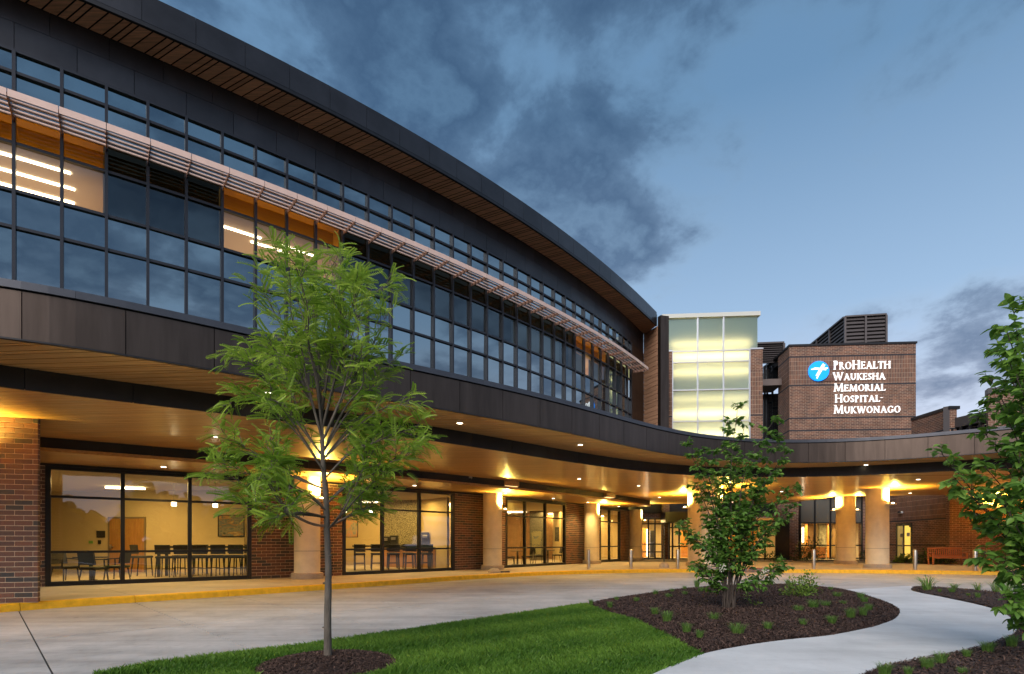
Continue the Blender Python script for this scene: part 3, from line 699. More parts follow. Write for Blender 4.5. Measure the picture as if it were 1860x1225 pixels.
# ------------------------------------------------------------------ brickwork of single bricks
BL, BH, MJ = .3048, .1016, .0135
_b = MB().box((0, 0, 0), (BL - MJ, .09, BH - MJ), 0, .006)
_bm = None
def brick_face(parent, a, b, z0, z1, shift=0.):
    """running bond on the vertical face from plan point a to b (front seen with a on the left): each brick its own part"""
    global _bm
    a = Vector(a); b = Vector(b); d = b - a; l = d.length; d.normalize(); n = Vector((-d.y, d.x)); rz = math.atan2(d.y, d.x)
    off = Vector(parent['_o'])
    back = MB().wall(tuple(a + n * .008 + d * .004), tuple(b + n * .008 - d * .012), z0, z1, .07); back.build('mortar', M_MORTAR, parent)
    if _bm is None:
        me = bpy.data.meshes.new('brick'); me.from_pydata(_b.v, [], _b.f); me.materials.append(M_BRICK); _bm = me
    rows = int((z1 - z0) / BH + .001); cnt = 0; extra = MB()
    for r in range(rows):
        u = -BL * (.5 if r % 2 else 0.) - shift
        while u < l - .02:
            u0, u1 = max(u, 0.), min(u + BL, l); u += BL
            if u1 - u0 < .035: continue
            c = a + d * ((u0 + u1) / 2) + n * (.045 + random.uniform(-.0015, .0015)); z = z0 + (r + .5) * BH
            cnt += 1
            sx = (u1 - u0 - MJ) / (BL - MJ)
            o = bpy.data.objects.new('brick', _bm); COL.objects.link(o); o.parent = parent
            o.location = (c.x - off[0], c.y - off[1], z - off[2]); o.rotation_euler = (0, 0, rz); o.scale = (sx, 1, 1)
    return cnt
# left pier
pA = Vector(px(68, 985, 11.17)[:2]); fd = Vector((math.cos(R(15)), math.sin(R(15)))); bd = Vector((-.62, .78)).normalized()
pier = thing('brick_pier', 'brown brick pier at the left edge of the pavement by the yellow kerb', 'pier', (pA.x, pA.y, 0))
pL = pA - fd * 1.45
brick_face(pier, pL, pA + fd * .012, 0, 3.658, .0)
brick_face(pier, pA + bd * .07, pA + bd * .95, 0, 3.658)
# ground floor wall line
WO = -1.35
def wp(x, o=WO): return Vector(ARC.at(ARC.find(x, o), o))
segs = [(20, 82, 'narrow brick wall strip behind the left brick pier'), (457, 622.5, 'brown brick wall behind the column, between the two large lounge windows'), (826, 918.5, 'brown brick wall beside the third round column from the left tree'), (1028, 1090, 'brown brick wall behind the fourth column, right of the café window'), (1127, 1166, 'small brick wall at the corner by the entrance doors')]
segs[2] = (826, 918.5, 'brown brick wall panel between the bar table window and the chair window')
for k, (xa, xb, lb) in enumerate(segs):
    a, b = wp(xa), wp(xb)
    t_ = thing('brick_wall', lb, 'wall', (a.x, a.y, 0), 'brick walls between the ground floor windows')
    if k < 4: brick_face(t_, a, b, 0, 3.3)
    else: MB().wall(tuple(a), tuple(b), 0, 3.32, .2).build('brickwork', M_BRICKT, t_)
# windows
M_STORE = glass_mat('shop_glass', (.90, .90, .86), .07, (1, 1, 1), 0., .25)
def storefront(label, xa, xb, vx, group='ground floor windows', zt=3.27, tz=(.93, 2.44), z0=.0):
    a, b = wp(xa), wp(xb); t_ = thing('window', label, 'window', (a.x, a.y, 0), group)
    d = (b - a).normalized(); n = Vector((-d.y, d.x)); L_ = (b - a).length
    def u_of(x):      # parameter along chord at column x
        lo, hi = 0., L_
        for _ in range(40):
            m = (lo + hi) / 2; q = a + d * m
            if CX + F * q.x / q.y < x: lo = m
            else: hi = m
        return lo
    us = [0.] + [u_of(x) for x in vx] + [L_]
    for i, u in enumerate(us):
        w_ = .10 if 0 < i < len(us) - 1 else .12
        u_ = min(max(u, w_ / 2), L_ - w_ / 2); c = a + d * u_ + n * .06
        MB().box((c.x, c.y, zt / 2), (w_, .14, zt), math.atan2(d.y, d.x), .006).build('frame_post', M_BLACK, t_)
    zs = [.06] + list(tz) + [zt - .05]
    for z, h in zip(zs, [.12] + [.065] * len(tz) + [.10]):
        for i in range(len(us) - 1):
            A = a + d * (us[i] + .05) + n * .06; B = a + d * (us[i + 1] - .05) + n * .06
            MB().bar((A.x, A.y, z), (B.x, B.y, z), .12, h).build('frame_rail', M_BLACK, t_)
    ez = [.1] + list(tz) + [zt - .08]
    for i in range(len(us) - 1):
        for j in range(len(ez) - 1):
            A = a + d * us[i] + n * .06; B = a + d * us[i + 1] + n * .06; tw = random.gauss(0, .003); tv = random.gauss(0, .003)
            MB().add([(A.x, A.y + tw, ez[j]), (B.x, B.y - tw, ez[j]), (B.x, B.y - tw + tv, ez[j + 1]), (A.x, A.y + tw + tv, ez[j + 1])], [(0, 1, 2, 3)]).build('pane', M_STORE, t_)
    return t_
storefront('large three bay lounge window right of the left brick pier', 82, 457, [223, 345])
storefront('three bay window showing the bar table, left of the middle brick wall', 622.5, 826, [695.6, 762.5])
storefront('three bay window showing dining chairs, right of a column', 918.5, 1028, [954.6, 991.4])
storefront('narrow two bay window between the last two columns of the row', 1090, 1127, [1108])

# ------------------------------------------------------------------ ground floor rooms
M_RW = mat('lounge_wall', (.60, .47, .24), .8); M_RF = mat('lounge_floor', (.42, .35, .25), .45, var=.15, scale=2); M_RC = mat('lounge_ceiling', (.50, .42, .30), .8)
inw = [tuple(wp(x, WO - .12)) for x in (-250, -60, 20, 200, 457, 622, 826, 1028, 1127, 1160)]
inp = inw + [(9.8, 40.5), (9.8, 52), (-30, 52), (-34, 20)]
struct('lounge_floor', MB().prism(inp, .002, .012), M_RF); struct('lounge_ceiling', MB().prism(inp, 3.22, 3.3), M_RC)
gd = Vector((math.cos(R(-5)), math.sin(R(-5))))
def line_wall(name, a, b, z0=0.012, z1=3.22, m=None, th=.12): return struct(name, MB().wall(a, b, z0, z1, th), m or M_RW)
wA = Vector((-23, 23.0)); wB = wA + gd * 12.6
line_wall('lounge_back_wall', tuple(wA), tuple(wB)); line_wall('lounge_side_wall', tuple(wB), tuple(wB + Vector((.09, 1)) * 7.6))
line_wall('lounge_left_wall', (-20.2, 22.9), (-19.4, 9.5))
wC = wB + Vector((.09, 1)) * 7.6; wD = wC + gd * 7.6
line_wall('lounge_back_wall', tuple(wC), tuple(wD)); 
M_MOS = mat('mosaic_tile', (.30, .26, .15), .35, var=.7, scale=26, detail=1)
mq = lambda x, D: ((x - CX) / F * D, D)
line_wall('mosaic_wall', mq(690, 27.4), mq(764, 26.9), m=M_MOS)
line_wall('lounge_side_wall', mq(764, 27.0), mq(812, 25.2)); line_wall('cafe_side_wall', mq(832, 26), mq(850, 40))
line_wall('cafe_back_wall', mq(850, 40), mq(1040, 39), m=mat('cafe_wood', (.36, .20, .08), .6, var=.2, scale=3)); line_wall('cafe_dark_tile_wall', mq(962, 36.4), mq(988, 36.2), m=mat('dark_tile', (.11, .10, .07), .4, var=.4, scale=20)); line_wall('cafe_side_wall', mq(1004, 39), mq(1019, 35.5))
line_wall('corridor_wall', mq(1040, 39.2), mq(1140, 43)); line_wall('corridor_wall', mq(1090, 40), mq(1102, 42))
def area(x, y, z, sx, sy, e, col=(1, .66, .22), rz=0.):
    e *= 2.6; al = bpy.data.lights.new('ceiling_area_light', 'AREA'); al.shape = 'RECTANGLE'; al.size = sx; al.size_y = sy; al.energy = e; al.color = col
    o = bpy.data.objects.new('ceiling_area_light', al); COL.objects.link(o); o.location = (x, y, z); o.rotation_euler = (0, 0, rz); return o
M_STRIP = mat('lounge_strip', (1, 1, 1), .5, emit=(1, .80, .48), estr=7.); M_CUBE = mat('pendant_cube', (1, 1, 1), .4, emit=(1, .86, .55), estr=6.)
strips = [(228, 887, 20, 1.2, .5, 'first room, left of the pendants'), (437, 908, 19.6, 1.2, .3, 'first room, by the right window post'), (671, 917, 24.5, 1.2, .15, 'bar room, behind the tree branches'), (772, 923, 25.4, .9, .12, 'bar room, left of two'), (802, 920, 25.9, .9, .12, 'bar room, right of two'), (934, 930.5, 34, 1.6, .02, 'chair room, left pane'), (1010, 934, 36, 1.1, .02, 'chair room, right pane')]
for x, y, D, l, rz, lb in strips:
    c = px(x, y, D); zc = 3.16
    D2 = (zc - CH) * F / (HY - y); D2 = max(min(D2, D + 3), D - 3); X2 = (x - CX) / F * D2
    o = MB().box((X2, D2, zc), (l, .13, .06), rz + R(-5)).build('strip_light', M_STRIP); tag(o, 'white ceiling strip light, ' + lb, 'light', 'ground floor strip lights')
    area(X2, D2, 3.1, l, .25, 13)
for x, y, D, lb in ((316, 916, 19.2, 'left'), (391, 918.5, 19.0, 'right')):
    c = px(x, y, D); t_ = thing('pendant_light', 'small glowing cube pendant in the first lounge window, %s of the pair' % lb, 'light', tuple(c), 'cube pendants')
    MB().box(tuple(c), (.13, .13, .13), .3, .01).build('shade', M_CUBE, t_); MB().tube([(c.x, c.y, c.z + .06), (c.x, c.y, 3.22)], .006, 5).build('cord', M_BLACK, t_)
for x, y, D, lb in ((627, 928.5, 23.5, 'left'), (673.5, 930, 23.4, 'right')):
    c = px(x, y, D); t_ = thing('pendant_light', 'small glowing cube pendant in the bar table window, %s of the pair' % lb, 'light', tuple(c), 'cube pendants')
    MB().box(tuple(c), (.13, .13, .13), .3, .01).build('shade', M_CUBE, t_); MB().tube([(c.x, c.y, c.z + .06), (c.x, c.y, 3.22)], .006, 5).build('cord', M_BLACK, t_)
for x, D, e in ((150, 17.9, 22), (330, 18.8, 20), (640, 25, 24), (745, 25.4, 18), (950, 34, 26), (1000, 35.5, 24), (1110, 40.2, 22)):
    p = mq(x, D); area(p[0], p[1], 3.12, 1.4, 1.4, e)
# door, plaque, pictures on the walls
M_DOOR = mat('oak_door', (.42, .20, .05), .45, var=.18, scale=3, stretch=(8, 8, .6)); M_STEEL = mat('steel', (.6, .58, .55), .3, metal=.9)
def on_wall(x): # point of first back wall at image column x
    k = (x - CX) / F; t = (wA.x - k * wA.y) / (k * gd.y - gd.x); return wA + gd * t
dA, dB = on_wall(200), on_wall(263); fn = Vector((gd.y, -gd.x))
t_ = thing('door', 'orange oak door inside the first lounge window', 'door', (dA.x, dA.y, 0))
q = (dA + fn * .03, dB + fn * .03)
leaf_ = MB().wall(tuple(q[0]), tuple(q[1]), .02, 2.13, .04).build('leaf', M_DOOR, t_)
for p0, p1 in (((dA - gd * .06, 0), (dA, 2.2)), ((dB, 0), (dB + gd * .06, 2.2))): MB().wall(tuple(p0[0] + fn * .05), tuple(p1[0] + fn * .05), .013, 2.2, .08).build('frame_post', mat('door_frame', (.22, .16, .09), .5), t_)
MB().wall(tuple(dA + fn * .05), tuple(dB + fn * .05), 2.135, 2.2, .08).build('frame_head', mat('door_frame', (.22, .16, .09), .5), t_)
hA = dA + gd * .09 + fn * .08; MB().bar((hA.x, hA.y, 1.02), (hA.x + gd.x * .13, hA.y + gd.y * .13, 1.02), .03, .03).box((hA.x, hA.y, 1.02), (.05, .05, .16)).build('handle', M_STEEL, leaf_)
def wallpic(name, label, cat, x0, x1, y0, y1, m, D=None, th=.03, frame=None):
    a, b = (on_wall(x0), on_wall(x1)) if D is None else (Vector(mq(x0, D)), Vector(mq(x1, D)))
    z0 = CH + (HY - y1) / F * a.y; z1 = CH + (HY - y0) / F * a.y
    t_ = thing(name, label, cat, (a.x, a.y, z0)); MB().wall(tuple(a + fn * .04), tuple(b + fn * .04), z0, z1, th).build('panel', m, t_)
    if frame:
        for aa, bb, za, zb in ((a, a + gd * .03, z0 - .03, z1 + .03), (b - gd * .03, b, z0 - .03, z1 + .03), (a, b, z1, z1 + .03), (a, b, z0 - .03, z0)): MB().wall(tuple(aa + fn * .055), tuple(bb + fn * .055), za, zb, .03).build('frame', frame, t_)
    return t_
def art(name, cols, sc, strch):
    m = bpy.data.materials.new(name); m.use_nodes = True; N = m.node_tree.nodes; L = m.node_tree.links; b = N['Principled BSDF']; b.inputs['Roughness'].default_value = .6
    tc = N.new('ShaderNodeTexCoord'); mp = N.new('ShaderNodeMapping'); mp.inputs['Scale'].default_value = strch; L.new(tc.outputs['Object'], mp.inputs[0])
    t = N.new('ShaderNodeTexNoise'); t.inputs['Scale'].default_value = sc; t.inputs['Detail'].default_value = 3; t.inputs['Distortion'].default_value = 1.6; L.new(mp.outputs[0], t.inputs['Vector'])
    r = N.new('ShaderNodeValToRGB'); L.new(t.outputs['Fac'], r.inputs[0]); e = r.color_ramp.elements
    while len(e) < len(cols): e.new(.5)
    for k, c in enumerate(cols): e[k].position = .3 + .4 * k / (len(cols) - 1); e[k].color = (*c, 1)
    L.new(r.outputs[0], b.inputs['Base Color']); return m
M_ART1 = art('painting_one', [(.05, .06, .05), (.25, .22, .12), (.10, .12, .11), (.38, .20, .05), (.45, .35, .15)], 2.0, (1, 1, 2.6)); M_ART2 = art('painting_two', [(.12, .16, .14), (.30, .22, .10), (.45, .18, .06), (.2, .22, .18)], 3., (1.5, 1.5, 1.2))
wallpic('painting', 'abstract ochre and grey painting inside the first lounge window', 'painting', 397, 445, 937, 974, M_ART1, frame=M_BLACK)
wallpic('painting', 'square abstract painting at the left of the bar table window', 'painting', 624, 651, 945, 975.5, M_ART2, D=26.5, frame=M_BLACK)
wallpic('painting', 'narrow dark picture on the right wall of the chair window', 'painting', 1008, 1016, 958.5, 983, mat('dark_art', (.05, .05, .035), .5, var=.6, scale=9), D=36.3, frame=M_BLACK)
pl = wallpic('wall_plaque', 'dark wall plaque with a red oval beside the oak door', 'sign', 176.5, 191.5, 964.5, 977, mat('plaque_dark', (.035, .03, .025), .4))
c = on_wall(184) + fn * .046; MB().lathe([(.07, 0), (.07, .004)], (0, 0, 0), 24).build('red_oval', mat('plaque_red', (.5, .06, .02), .4), pl)
ov = pl.children[-1]; ov.rotation_euler = (R(90), 0, R(-5)); ov.location = (c.x - pl['_o'][0], c.y - pl['_o'][1], .17); ov.scale = (1, .7, 1)
wallpic('switch_plate', 'green lit switch plate on the lounge wall left of the door', 'switch', 162.5, 169.5, 982.5, 987.5, mat('green_plate', (.2, .4, .08), .4)); wallpic('card_reader', 'black card reader on the lounge wall beside the door', 'card reader', 179, 184, 981.5, 988.5, M_BLACK)
# furniture
M_CH = mat('dark_chair', (.022, .021, .018), .5); M_UPH = mat('grey_upholstery', (.04, .036, .03), .7)
def chair(name, label, loc, rz, seat=.46, back=.87, arms=True, group=None, w=.52):
    t_ = thing(name, label, 'stool' if seat > .6 else 'chair', loc, group); t_.rotation_euler = (0, 0, rz); sv = t_['_o']; t_['_o'] = [0, 0, 0]
    MB().box((0, 0, seat - .04), (w, .5, .08), 0, .02).build('seat', M_UPH, t_)
    MB().box((0, 0, 0), (w, .05, back - seat - .05), M=Matrix.Translation((0, .25, (seat + back) / 2 + .04)) @ Matrix.Rotation(R(-10), 4, 'X')).build('backrest', M_UPH, t_)
    for sx in (-1, 1):
        for sy in (-1, 1):
            MB().tube([(sx * (w / 2 - .04), sy * .20, seat - .07), (sx * (w / 2 - .01), sy * (.26 if sy > 0 else .23), 0.012)], [.024, .016], 6).build('leg', M_CH, t_)
        if arms: MB().bar((sx * (w / 2 + .01), -.22, seat + .2), (sx * (w / 2 + .01), .25, seat + .23), .04, .03).bar((sx * (w / 2 + .01), -.2, seat - .04), (sx * (w / 2 + .01), -.21, seat + .2), .03, .03).build('armrest', M_CH, t_)
    if seat > .6: MB().bar((-w / 2 + .03, -.21, .28), (w / 2 - .03, -.21, .28), .025, .025).build('footrest', M_CH, t_)
    return t_
def pedestal_table(label, loc, r=.45, h=.74):
    t_ = thing('round_table', label, 'table', loc); MB().lathe([(r, h - .03), (r, h)], loc, 28).build('tabletop', M_CH, t_); MB().lathe([(.05, .03), (.05, h - .03)], loc, 12).build('pedestal', M_CH, t_)
    MB().box((loc[0], loc[1], .025), (.62, .07, .03), .2).box((loc[0], loc[1], .026), (.07, .62, .032), .2).build('base', M_CH, t_)
def G0(x, y): return (*gp(x, y, .012), .012)
pedestal_table('round pedestal table in the lower left of the first lounge window', G0(165, 1055.5))
for x, y, rz, lb in ((118, 1056, R(80), 'black armchair facing right at the table in the first lounge window'), (171, 1058.5, R(172), 'black armchair seen from behind at the first lounge window table'), (212, 1054, R(-85), 'black armchair at the right of the first lounge window table')): chair('armchair', lb, G0(x, y), rz, group='lounge armchairs')
def bar_table(label, a, b, h=1.06):
    a = Vector(a); b = Vector(b); d = (b - a).normalized(); t_ = thing('bar_table', label, 'table', (*a, 0))
    MB().bar((*a, h - .03), (*b, h - .03), .75, .06).build('tabletop', M_CH, t_); n = Vector((-d.y, d.x))
    for p in (a + d * .1, b - d * .1):
        for s_ in (-.3, .3): q = p + n * s_; MB().box((q.x, q.y, h / 2 - .02), (.08, .08, h - .07), math.atan2(d.y, d.x)).build('leg', M_CH, t_)
    return d, n
tA, tB = Vector(mq(290, 19.4)), Vector(mq(462, 19.9)); d_, n_ = bar_table('long dark bar height table in the first lounge window', tA, tB)
L_ = (tB - tA).length
for k in range(5):
    for s_ in (-1, 1):
        p = tA + d_ * (.45 + k * (L_ - .8) / 4) + n_ * .62 * s_; chair('bar_stool', '%s dark bar stool on the %s side of the first lounge bar table' % (('first from left', 'second from left', 'middle', 'fourth from left', 'last')[k], 'window' if s_ < 0 else 'far'), (p.x, p.y, .012), math.atan2(d_.y, d_.x) + (math.pi if s_ < 0 else 0), .72, 1.08, False, 'lounge bar stools', .46)
p = tA - d_ * .55; chair('bar_stool', 'dark bar stool at the left head of the first lounge bar table', (p.x, p.y, .012), math.atan2(d_.y, d_.x) + R(90), .72, 1.08, False, 'lounge bar stools', .46)
tA, tB = Vector(mq(640, 24.0)), Vector(mq(785, 24.9)); d_, n_ = bar_table('long dark bar height table in the second large window', tA, tB); L_ = (tB - tA).length
for k in range(5):
    for s_ in (-1, 1):
        p = tA + d_ * (.3 + k * (L_ - .6) / 4) + n_ * .62 * s_; chair('bar_stool', '%s dark stool on the %s side of the second window bar table' % (('first from left', 'second from left', 'middle', 'fourth from left', 'last')[k], 'window' if s_ < 0 else 'far'), (p.x, p.y, .012), math.atan2(d_.y, d_.x) + (math.pi if s_ < 0 else 0), .72, 1.08, False, 'lounge bar stools', .46)
pedestal_table('round table at the left of the chair window', G0(940, 1026.5), .4); pedestal_table('round table at the right of the chair window', G0(995, 1023), .4)
for x, y, rz, lb in ((926, 1027.5, R(95), 'dark dining chair at the left edge of the chair window'), (957, 1026, R(-80), 'dark dining chair right of the first café table'), (979, 1024, R(100), 'dark dining chair left of the second café table'), (1012, 1021.5, R(-80), 'dark dining chair at the right edge of the chair window')): chair('dining_chair', lb, G0(x, y), rz, group='café chairs', arms=False)
# coffee counter against the mosaic wall
cA, cB = Vector(mq(690, 26.9)), Vector(mq(790, 25.9)); t_ = thing('coffee_counter', 'wooden coffee counter in front of the mosaic wall', 'counter', (*cA, 0)); MB().wall(tuple(cA), tuple(cB), .012, .92, .5).build('cabinet', M_DOOR, t_); MB().wall(tuple(cA), tuple(cB), .921, .96, .55).build('worktop', M_CH, t_)
for x, w_, h_, lb in ((702, .3, .5, 'left of the coffee brewers on the lounge counter'), (716, .34, .55, 'square coffee machine on the lounge counter'), (773, .35, .7, 'tall glass fronted dispenser on the lounge counter')):
    p = mq(x, 26.4); t_ = thing('coffee_machine', 'black ' + lb, 'coffee machine', (*p, .96)); MB().box((p[0], p[1], .96 + h_ / 2), (w_, .35, h_), 0, .02).build('body', M_CH, t_); MB().box((p[0], p[1] - .2, .96 + h_ * .72), (w_ * .6, .06, .12), 0, .01).build('spout', M_STEEL, t_)

# ------------------------------------------------------------------ columns with up-lights
AMBER = (1, .72, .13)
def column(x, D, dia, top, dirs, lb, e=16.):
    c = ((x - CX) / F * D, D); r = dia / 2
    t_ = thing('round_column', lb, 'column', (*c, 0), 'round stone columns')
    for z0, z1 in ((.2, .905), (.915, top)): sh_ = smooth_by_angle(MB().lathe([(r, z0), (r, z1)], (*c, 0), 48).build('shaft', M_STONE, t_))
    smooth_by_angle(MB().lathe([(r - .012, .9), (r - .012, .92)], (*c, 0), 32).build('joint', M_GAP, sh_))
    smooth_by_angle(MB().lathe([(r + .1, 0), (r + .1, .17), (r + .07, .2)], (*c, 0), 48).build('plinth', M_STONEB, t_))
    for k, a in enumerate(dirs):
        a = R(a); u = Vector((math.cos(a), math.sin(a))); zs = top - .72
        s_ = thing('column_uplight', '%s amber up-light shelf on the %s' % ('right' if u.x > .3 else 'left', lb.split(',')[0]), 'light', (c[0] + u.x * r, c[1] + u.y * r, zs), 'column up-lights')
        n = 12; pts = [(c[0] + u.x * (r - .02) + math.cos(a + math.pi * (j / n - .5)) * .32, c[1] + u.y * (r - .02) + math.sin(a + math.pi * (j / n - .5)) * .32) for j in range(n + 1)]
        MB().prism(pts, zs - .03, zs).build('shelf', M_STONE, s_)
        p = (c[0] + u.x * (r + .17), c[1] + u.y * (r + .17))
        MB().lathe([(.05, .0), (.06, .05)], (*p, zs), 14).build('lamp', mat('uplamp', (1, .9, .6), .4, emit=(1, .75, .3), estr=12.), s_)
        ld = bpy.data.lights.new('uplight', 'SPOT'); ld.energy = e * 32; ld.color = AMBER; ld.spot_size = R(165); ld.spot_blend = .6; ld.shadow_soft_size = .04
        lo = bpy.data.objects.new('uplight', ld); COL.objects.link(lo); lo.parent = s_; lo.location = (u.x * .24, u.y * .24, .07); lo.rotation_euler = (R(180), 0, 0)
    return t_
column(558, 18.5, .82, 3.33, [-20], 'round column behind the young tree', 26)
column(894.6, 24.5, .82, 3.33, [-15], 'round column beside the chair window, with a bollard to its right', 26)
column(1075, 31.2, .82, 3.33, [-10], 'round column behind the leftmost bollard', 26)
column(1155, 37.1, .82, 3.33, [-10], 'farthest round column at the corner of the window wall', 26)
column(1267, 28.3, .94, Z_LS, [180, 0], 'left column of the pair behind the leafy shrub', 26)
column(1292, 24.9, .94, Z_LS, [-30], 'right column of the pair behind the leafy shrub', 26)
column(1536, 30.5, .94, Z_LS, [180, 0], 'far column of the pair right of the shrub', 26)
column(1593.5, 26.0, .94, Z_LS, [-55], 'near column of the pair left of the bench', 30)
# up-light outside the frame on the left pier and wall washers on the right brick wall
def spot(x, y, z, e, up=True, size=150, col=AMBER, nm='uplight'):
    ld = bpy.data.lights.new(nm, 'SPOT'); ld.energy = e; ld.color = col; ld.spot_size = R(size); ld.spot_blend = .7; ld.shadow_soft_size = .05
    lo = bpy.data.objects.new(nm, ld); COL.objects.link(lo); lo.location = (x, y, z); lo.rotation_euler = (R(180) if up else 0, 0, 0); return lo
q = pL + fd * .25 + Vector((fd.y, -fd.x)) * .16
t_ = thing('wall_uplight', 'amber up-light shelf on the front of the left brick pier', 'light', (q.x, q.y, 2.85), 'column up-lights'); MB().box((q.x, q.y, 2.84), (.3, .2, .03), R(15)).build('shelf', M_STONE, t_); spot(q.x, q.y, 2.9, 480)
# recessed downlights
M_DL = mat('downlight_lens', (1, 1, 1), .4, emit=(1, .86, .62), estr=6.)
dl = [(488, 713, Z_SF, 'upper soffit behind the tree'), (835, 768.5, Z_SF, 'upper soffit right of the tree'), (1054, 808, Z_SF, 'upper soffit left of the glass tower'), (1573, 844.5, Z_SF, 'upper soffit below the sign'),
      (393, 793, Z_LS, 'lower soffit left of the tree'), (1052, 870, Z_LS, 'lower soffit above the fourth column'), (1160, 882.5, Z_LS, 'lower soffit near the corner column'), (1198, 903.5, Z_LS, 'lower soffit by the entrance doors'), (1668, 871, Z_LS, 'lower soffit right of the near column'), (1653, 896, Z_LS, 'lower soffit over the side door'), (1420, 893, Z_LS, 'lower soffit right of the shrub'), (1330, 912, Z_LS, 'lower soffit over the entrance'),
      (297, 848, Z_IS, 'window soffit over the first lounge window'), (753, 882, Z_IS, 'window soffit over the bar table window'), (918, 896.5, Z_IS, 'window soffit left over the chair window'), (1005, 905.5, Z_IS, 'window soffit right over the chair window'), (1068, 912.5, Z_IS, 'window soffit by the fourth column'), (1124, 920, Z_IS, 'window soffit near the corner')]
for x, y, z, lb in dl:
    p = hx(x, y, z); t_ = thing('downlight', 'small round white downlight in the ' + lb, 'light', (*p, z), 'soffit downlights')
    MB().lathe([(.066, -.012), (.066, -.002)], (*p, z), 20).build('lens', M_DL, t_); MB().lathe([(.085, -.009), (.085, -.0015)], (*p, z), 20).build('trim_ring', M_STONE, t_)
    if z <= Z_LS: spot(p[0], p[1], z - .05, 120, False, 130, (1, .68, .24), 'downlight_lamp')
# security dome camera and box lights
p = hx(853.5, 866, Z_LS); t_ = thing('dome_camera', 'small grey dome security camera under the lower soffit', 'camera', (*p, Z_LS)); MB().lathe([(.09, 0), (.09, -.06), (.075, -.07)][::-1], (*p, Z_LS), 20).build('housing', mat('grey_plastic', (.4, .38, .35), .4), t_); smooth_by_angle(MB().lathe([(.02, -.15), (.055, -.13), (.07, -.07)], (*p, Z_LS), 16).build('dome', M_BLACK, t_))
for xa, xb, y, lb in ((898, 941, 884, 'amber box fixture under the soffit above the third column'), (1085, 1116, 904, 'amber box fixture under the soffit above the fourth column')):
    p = hx((xa + xb) / 2, y, Z_LS - .2); w_ = (xb - xa) / F * p[1] * .78; t_ = thing('box_light', lb, 'light', (*p, Z_LS - .2))
    MB().box((p[0], p[1], Z_LS - .11), (w_, w_, .2), R(40), .01).build('box', M_WOOD, t_); MB().box((p[0], p[1], Z_LS - .006), (w_ * 1.12, w_ * 1.12, .012), R(40)).build('rim', M_WOOD, t_); MB().box((p[0], p[1], Z_LS - .215), (w_ * .9, w_ * .9, .01), R(40)).build('lens', mat('box_lens', (.8, .6, .3), .5, emit=(1, .66, .25), estr=1.2), t_)
# ------------------------------------------------------------------ fill above the ground floor windows
struct('window_head_wall', MB().ribbon(ARC, 0, ARC.find(1166, WO), 3.24, 4.7, WO - .25, WO - .14, 80), M_GAP)
struct('window_head_wall', MB().ribbon(ARC, 0, ARC.find(1166, WO), 3.262, 3.329, WO - .14, WO + .0, 80), M_BLACK)
# ------------------------------------------------------------------ sign building
sgn = thing('brick_sign_building', 'tall red brown brick block carrying the hospital sign', 'building', (18.77, 38.0, 0))
A_, B_ = Vector((18.77, 38.0)), Vector((26.9, 37.4)); Lf = Vector((19.05, 40.2))
def block_face(a, b, bands, th=.3, parent=sgn):
    for z0, z1, kind in bands:
        if kind == 'dark': MB().wall(tuple(a), tuple(b), z0, z1, th + .0).build('dark_course', M_BRICKDK, parent)
        else: MB().wall(tuple(a), tuple(b), z0, z1, th, rot=(kind == 'v')).build('brickwork' if kind == 'h' else 'soldier_band', M_BRICKT if kind == 'h' else M_BRICKV, parent)
bands = [(4.3, 8.68, 'h'), (8.682, 8.78, 'dark'), (8.782, 9.52, 'h'), (9.522, 9.62, 'dark'), (9.622, 11.73, 'h'), (11.732, 11.83, 'dark'), (11.832, 13.66, 'v'), (13.662, 13.76, 'dark'), (13.762, 14.42, 'h')]
block_face(A_, B_, bands); block_face(Lf, A_ + Vector((0, .002)), bands, .25)
MB().wall(tuple(B_ + Vector((.02, .36))), tuple(B_ + Vector((.5, 9))), 4.3, 14.42, .3).build('brickwork', M_BRICKT, sgn)
cop = [tuple(A_ + Vector((-.06, -.06))), tuple(B_ + Vector((.06, -.06))), tuple(B_ + Vector((.6, 9))), (19.3, 47), tuple(Lf + Vector((-.06, 0)))]
MB().prism(cop, 14.43, 14.56).build('coping', M_BLACK, sgn); MB().prism([tuple(A_ + Vector((.3, .5))), tuple(B_ + Vector((-.2, .5))), tuple(B_ + Vector((.2, 8.5))), (19.6, 46)], 14.0, 14.4).build('roof', M_GAP, sgn)
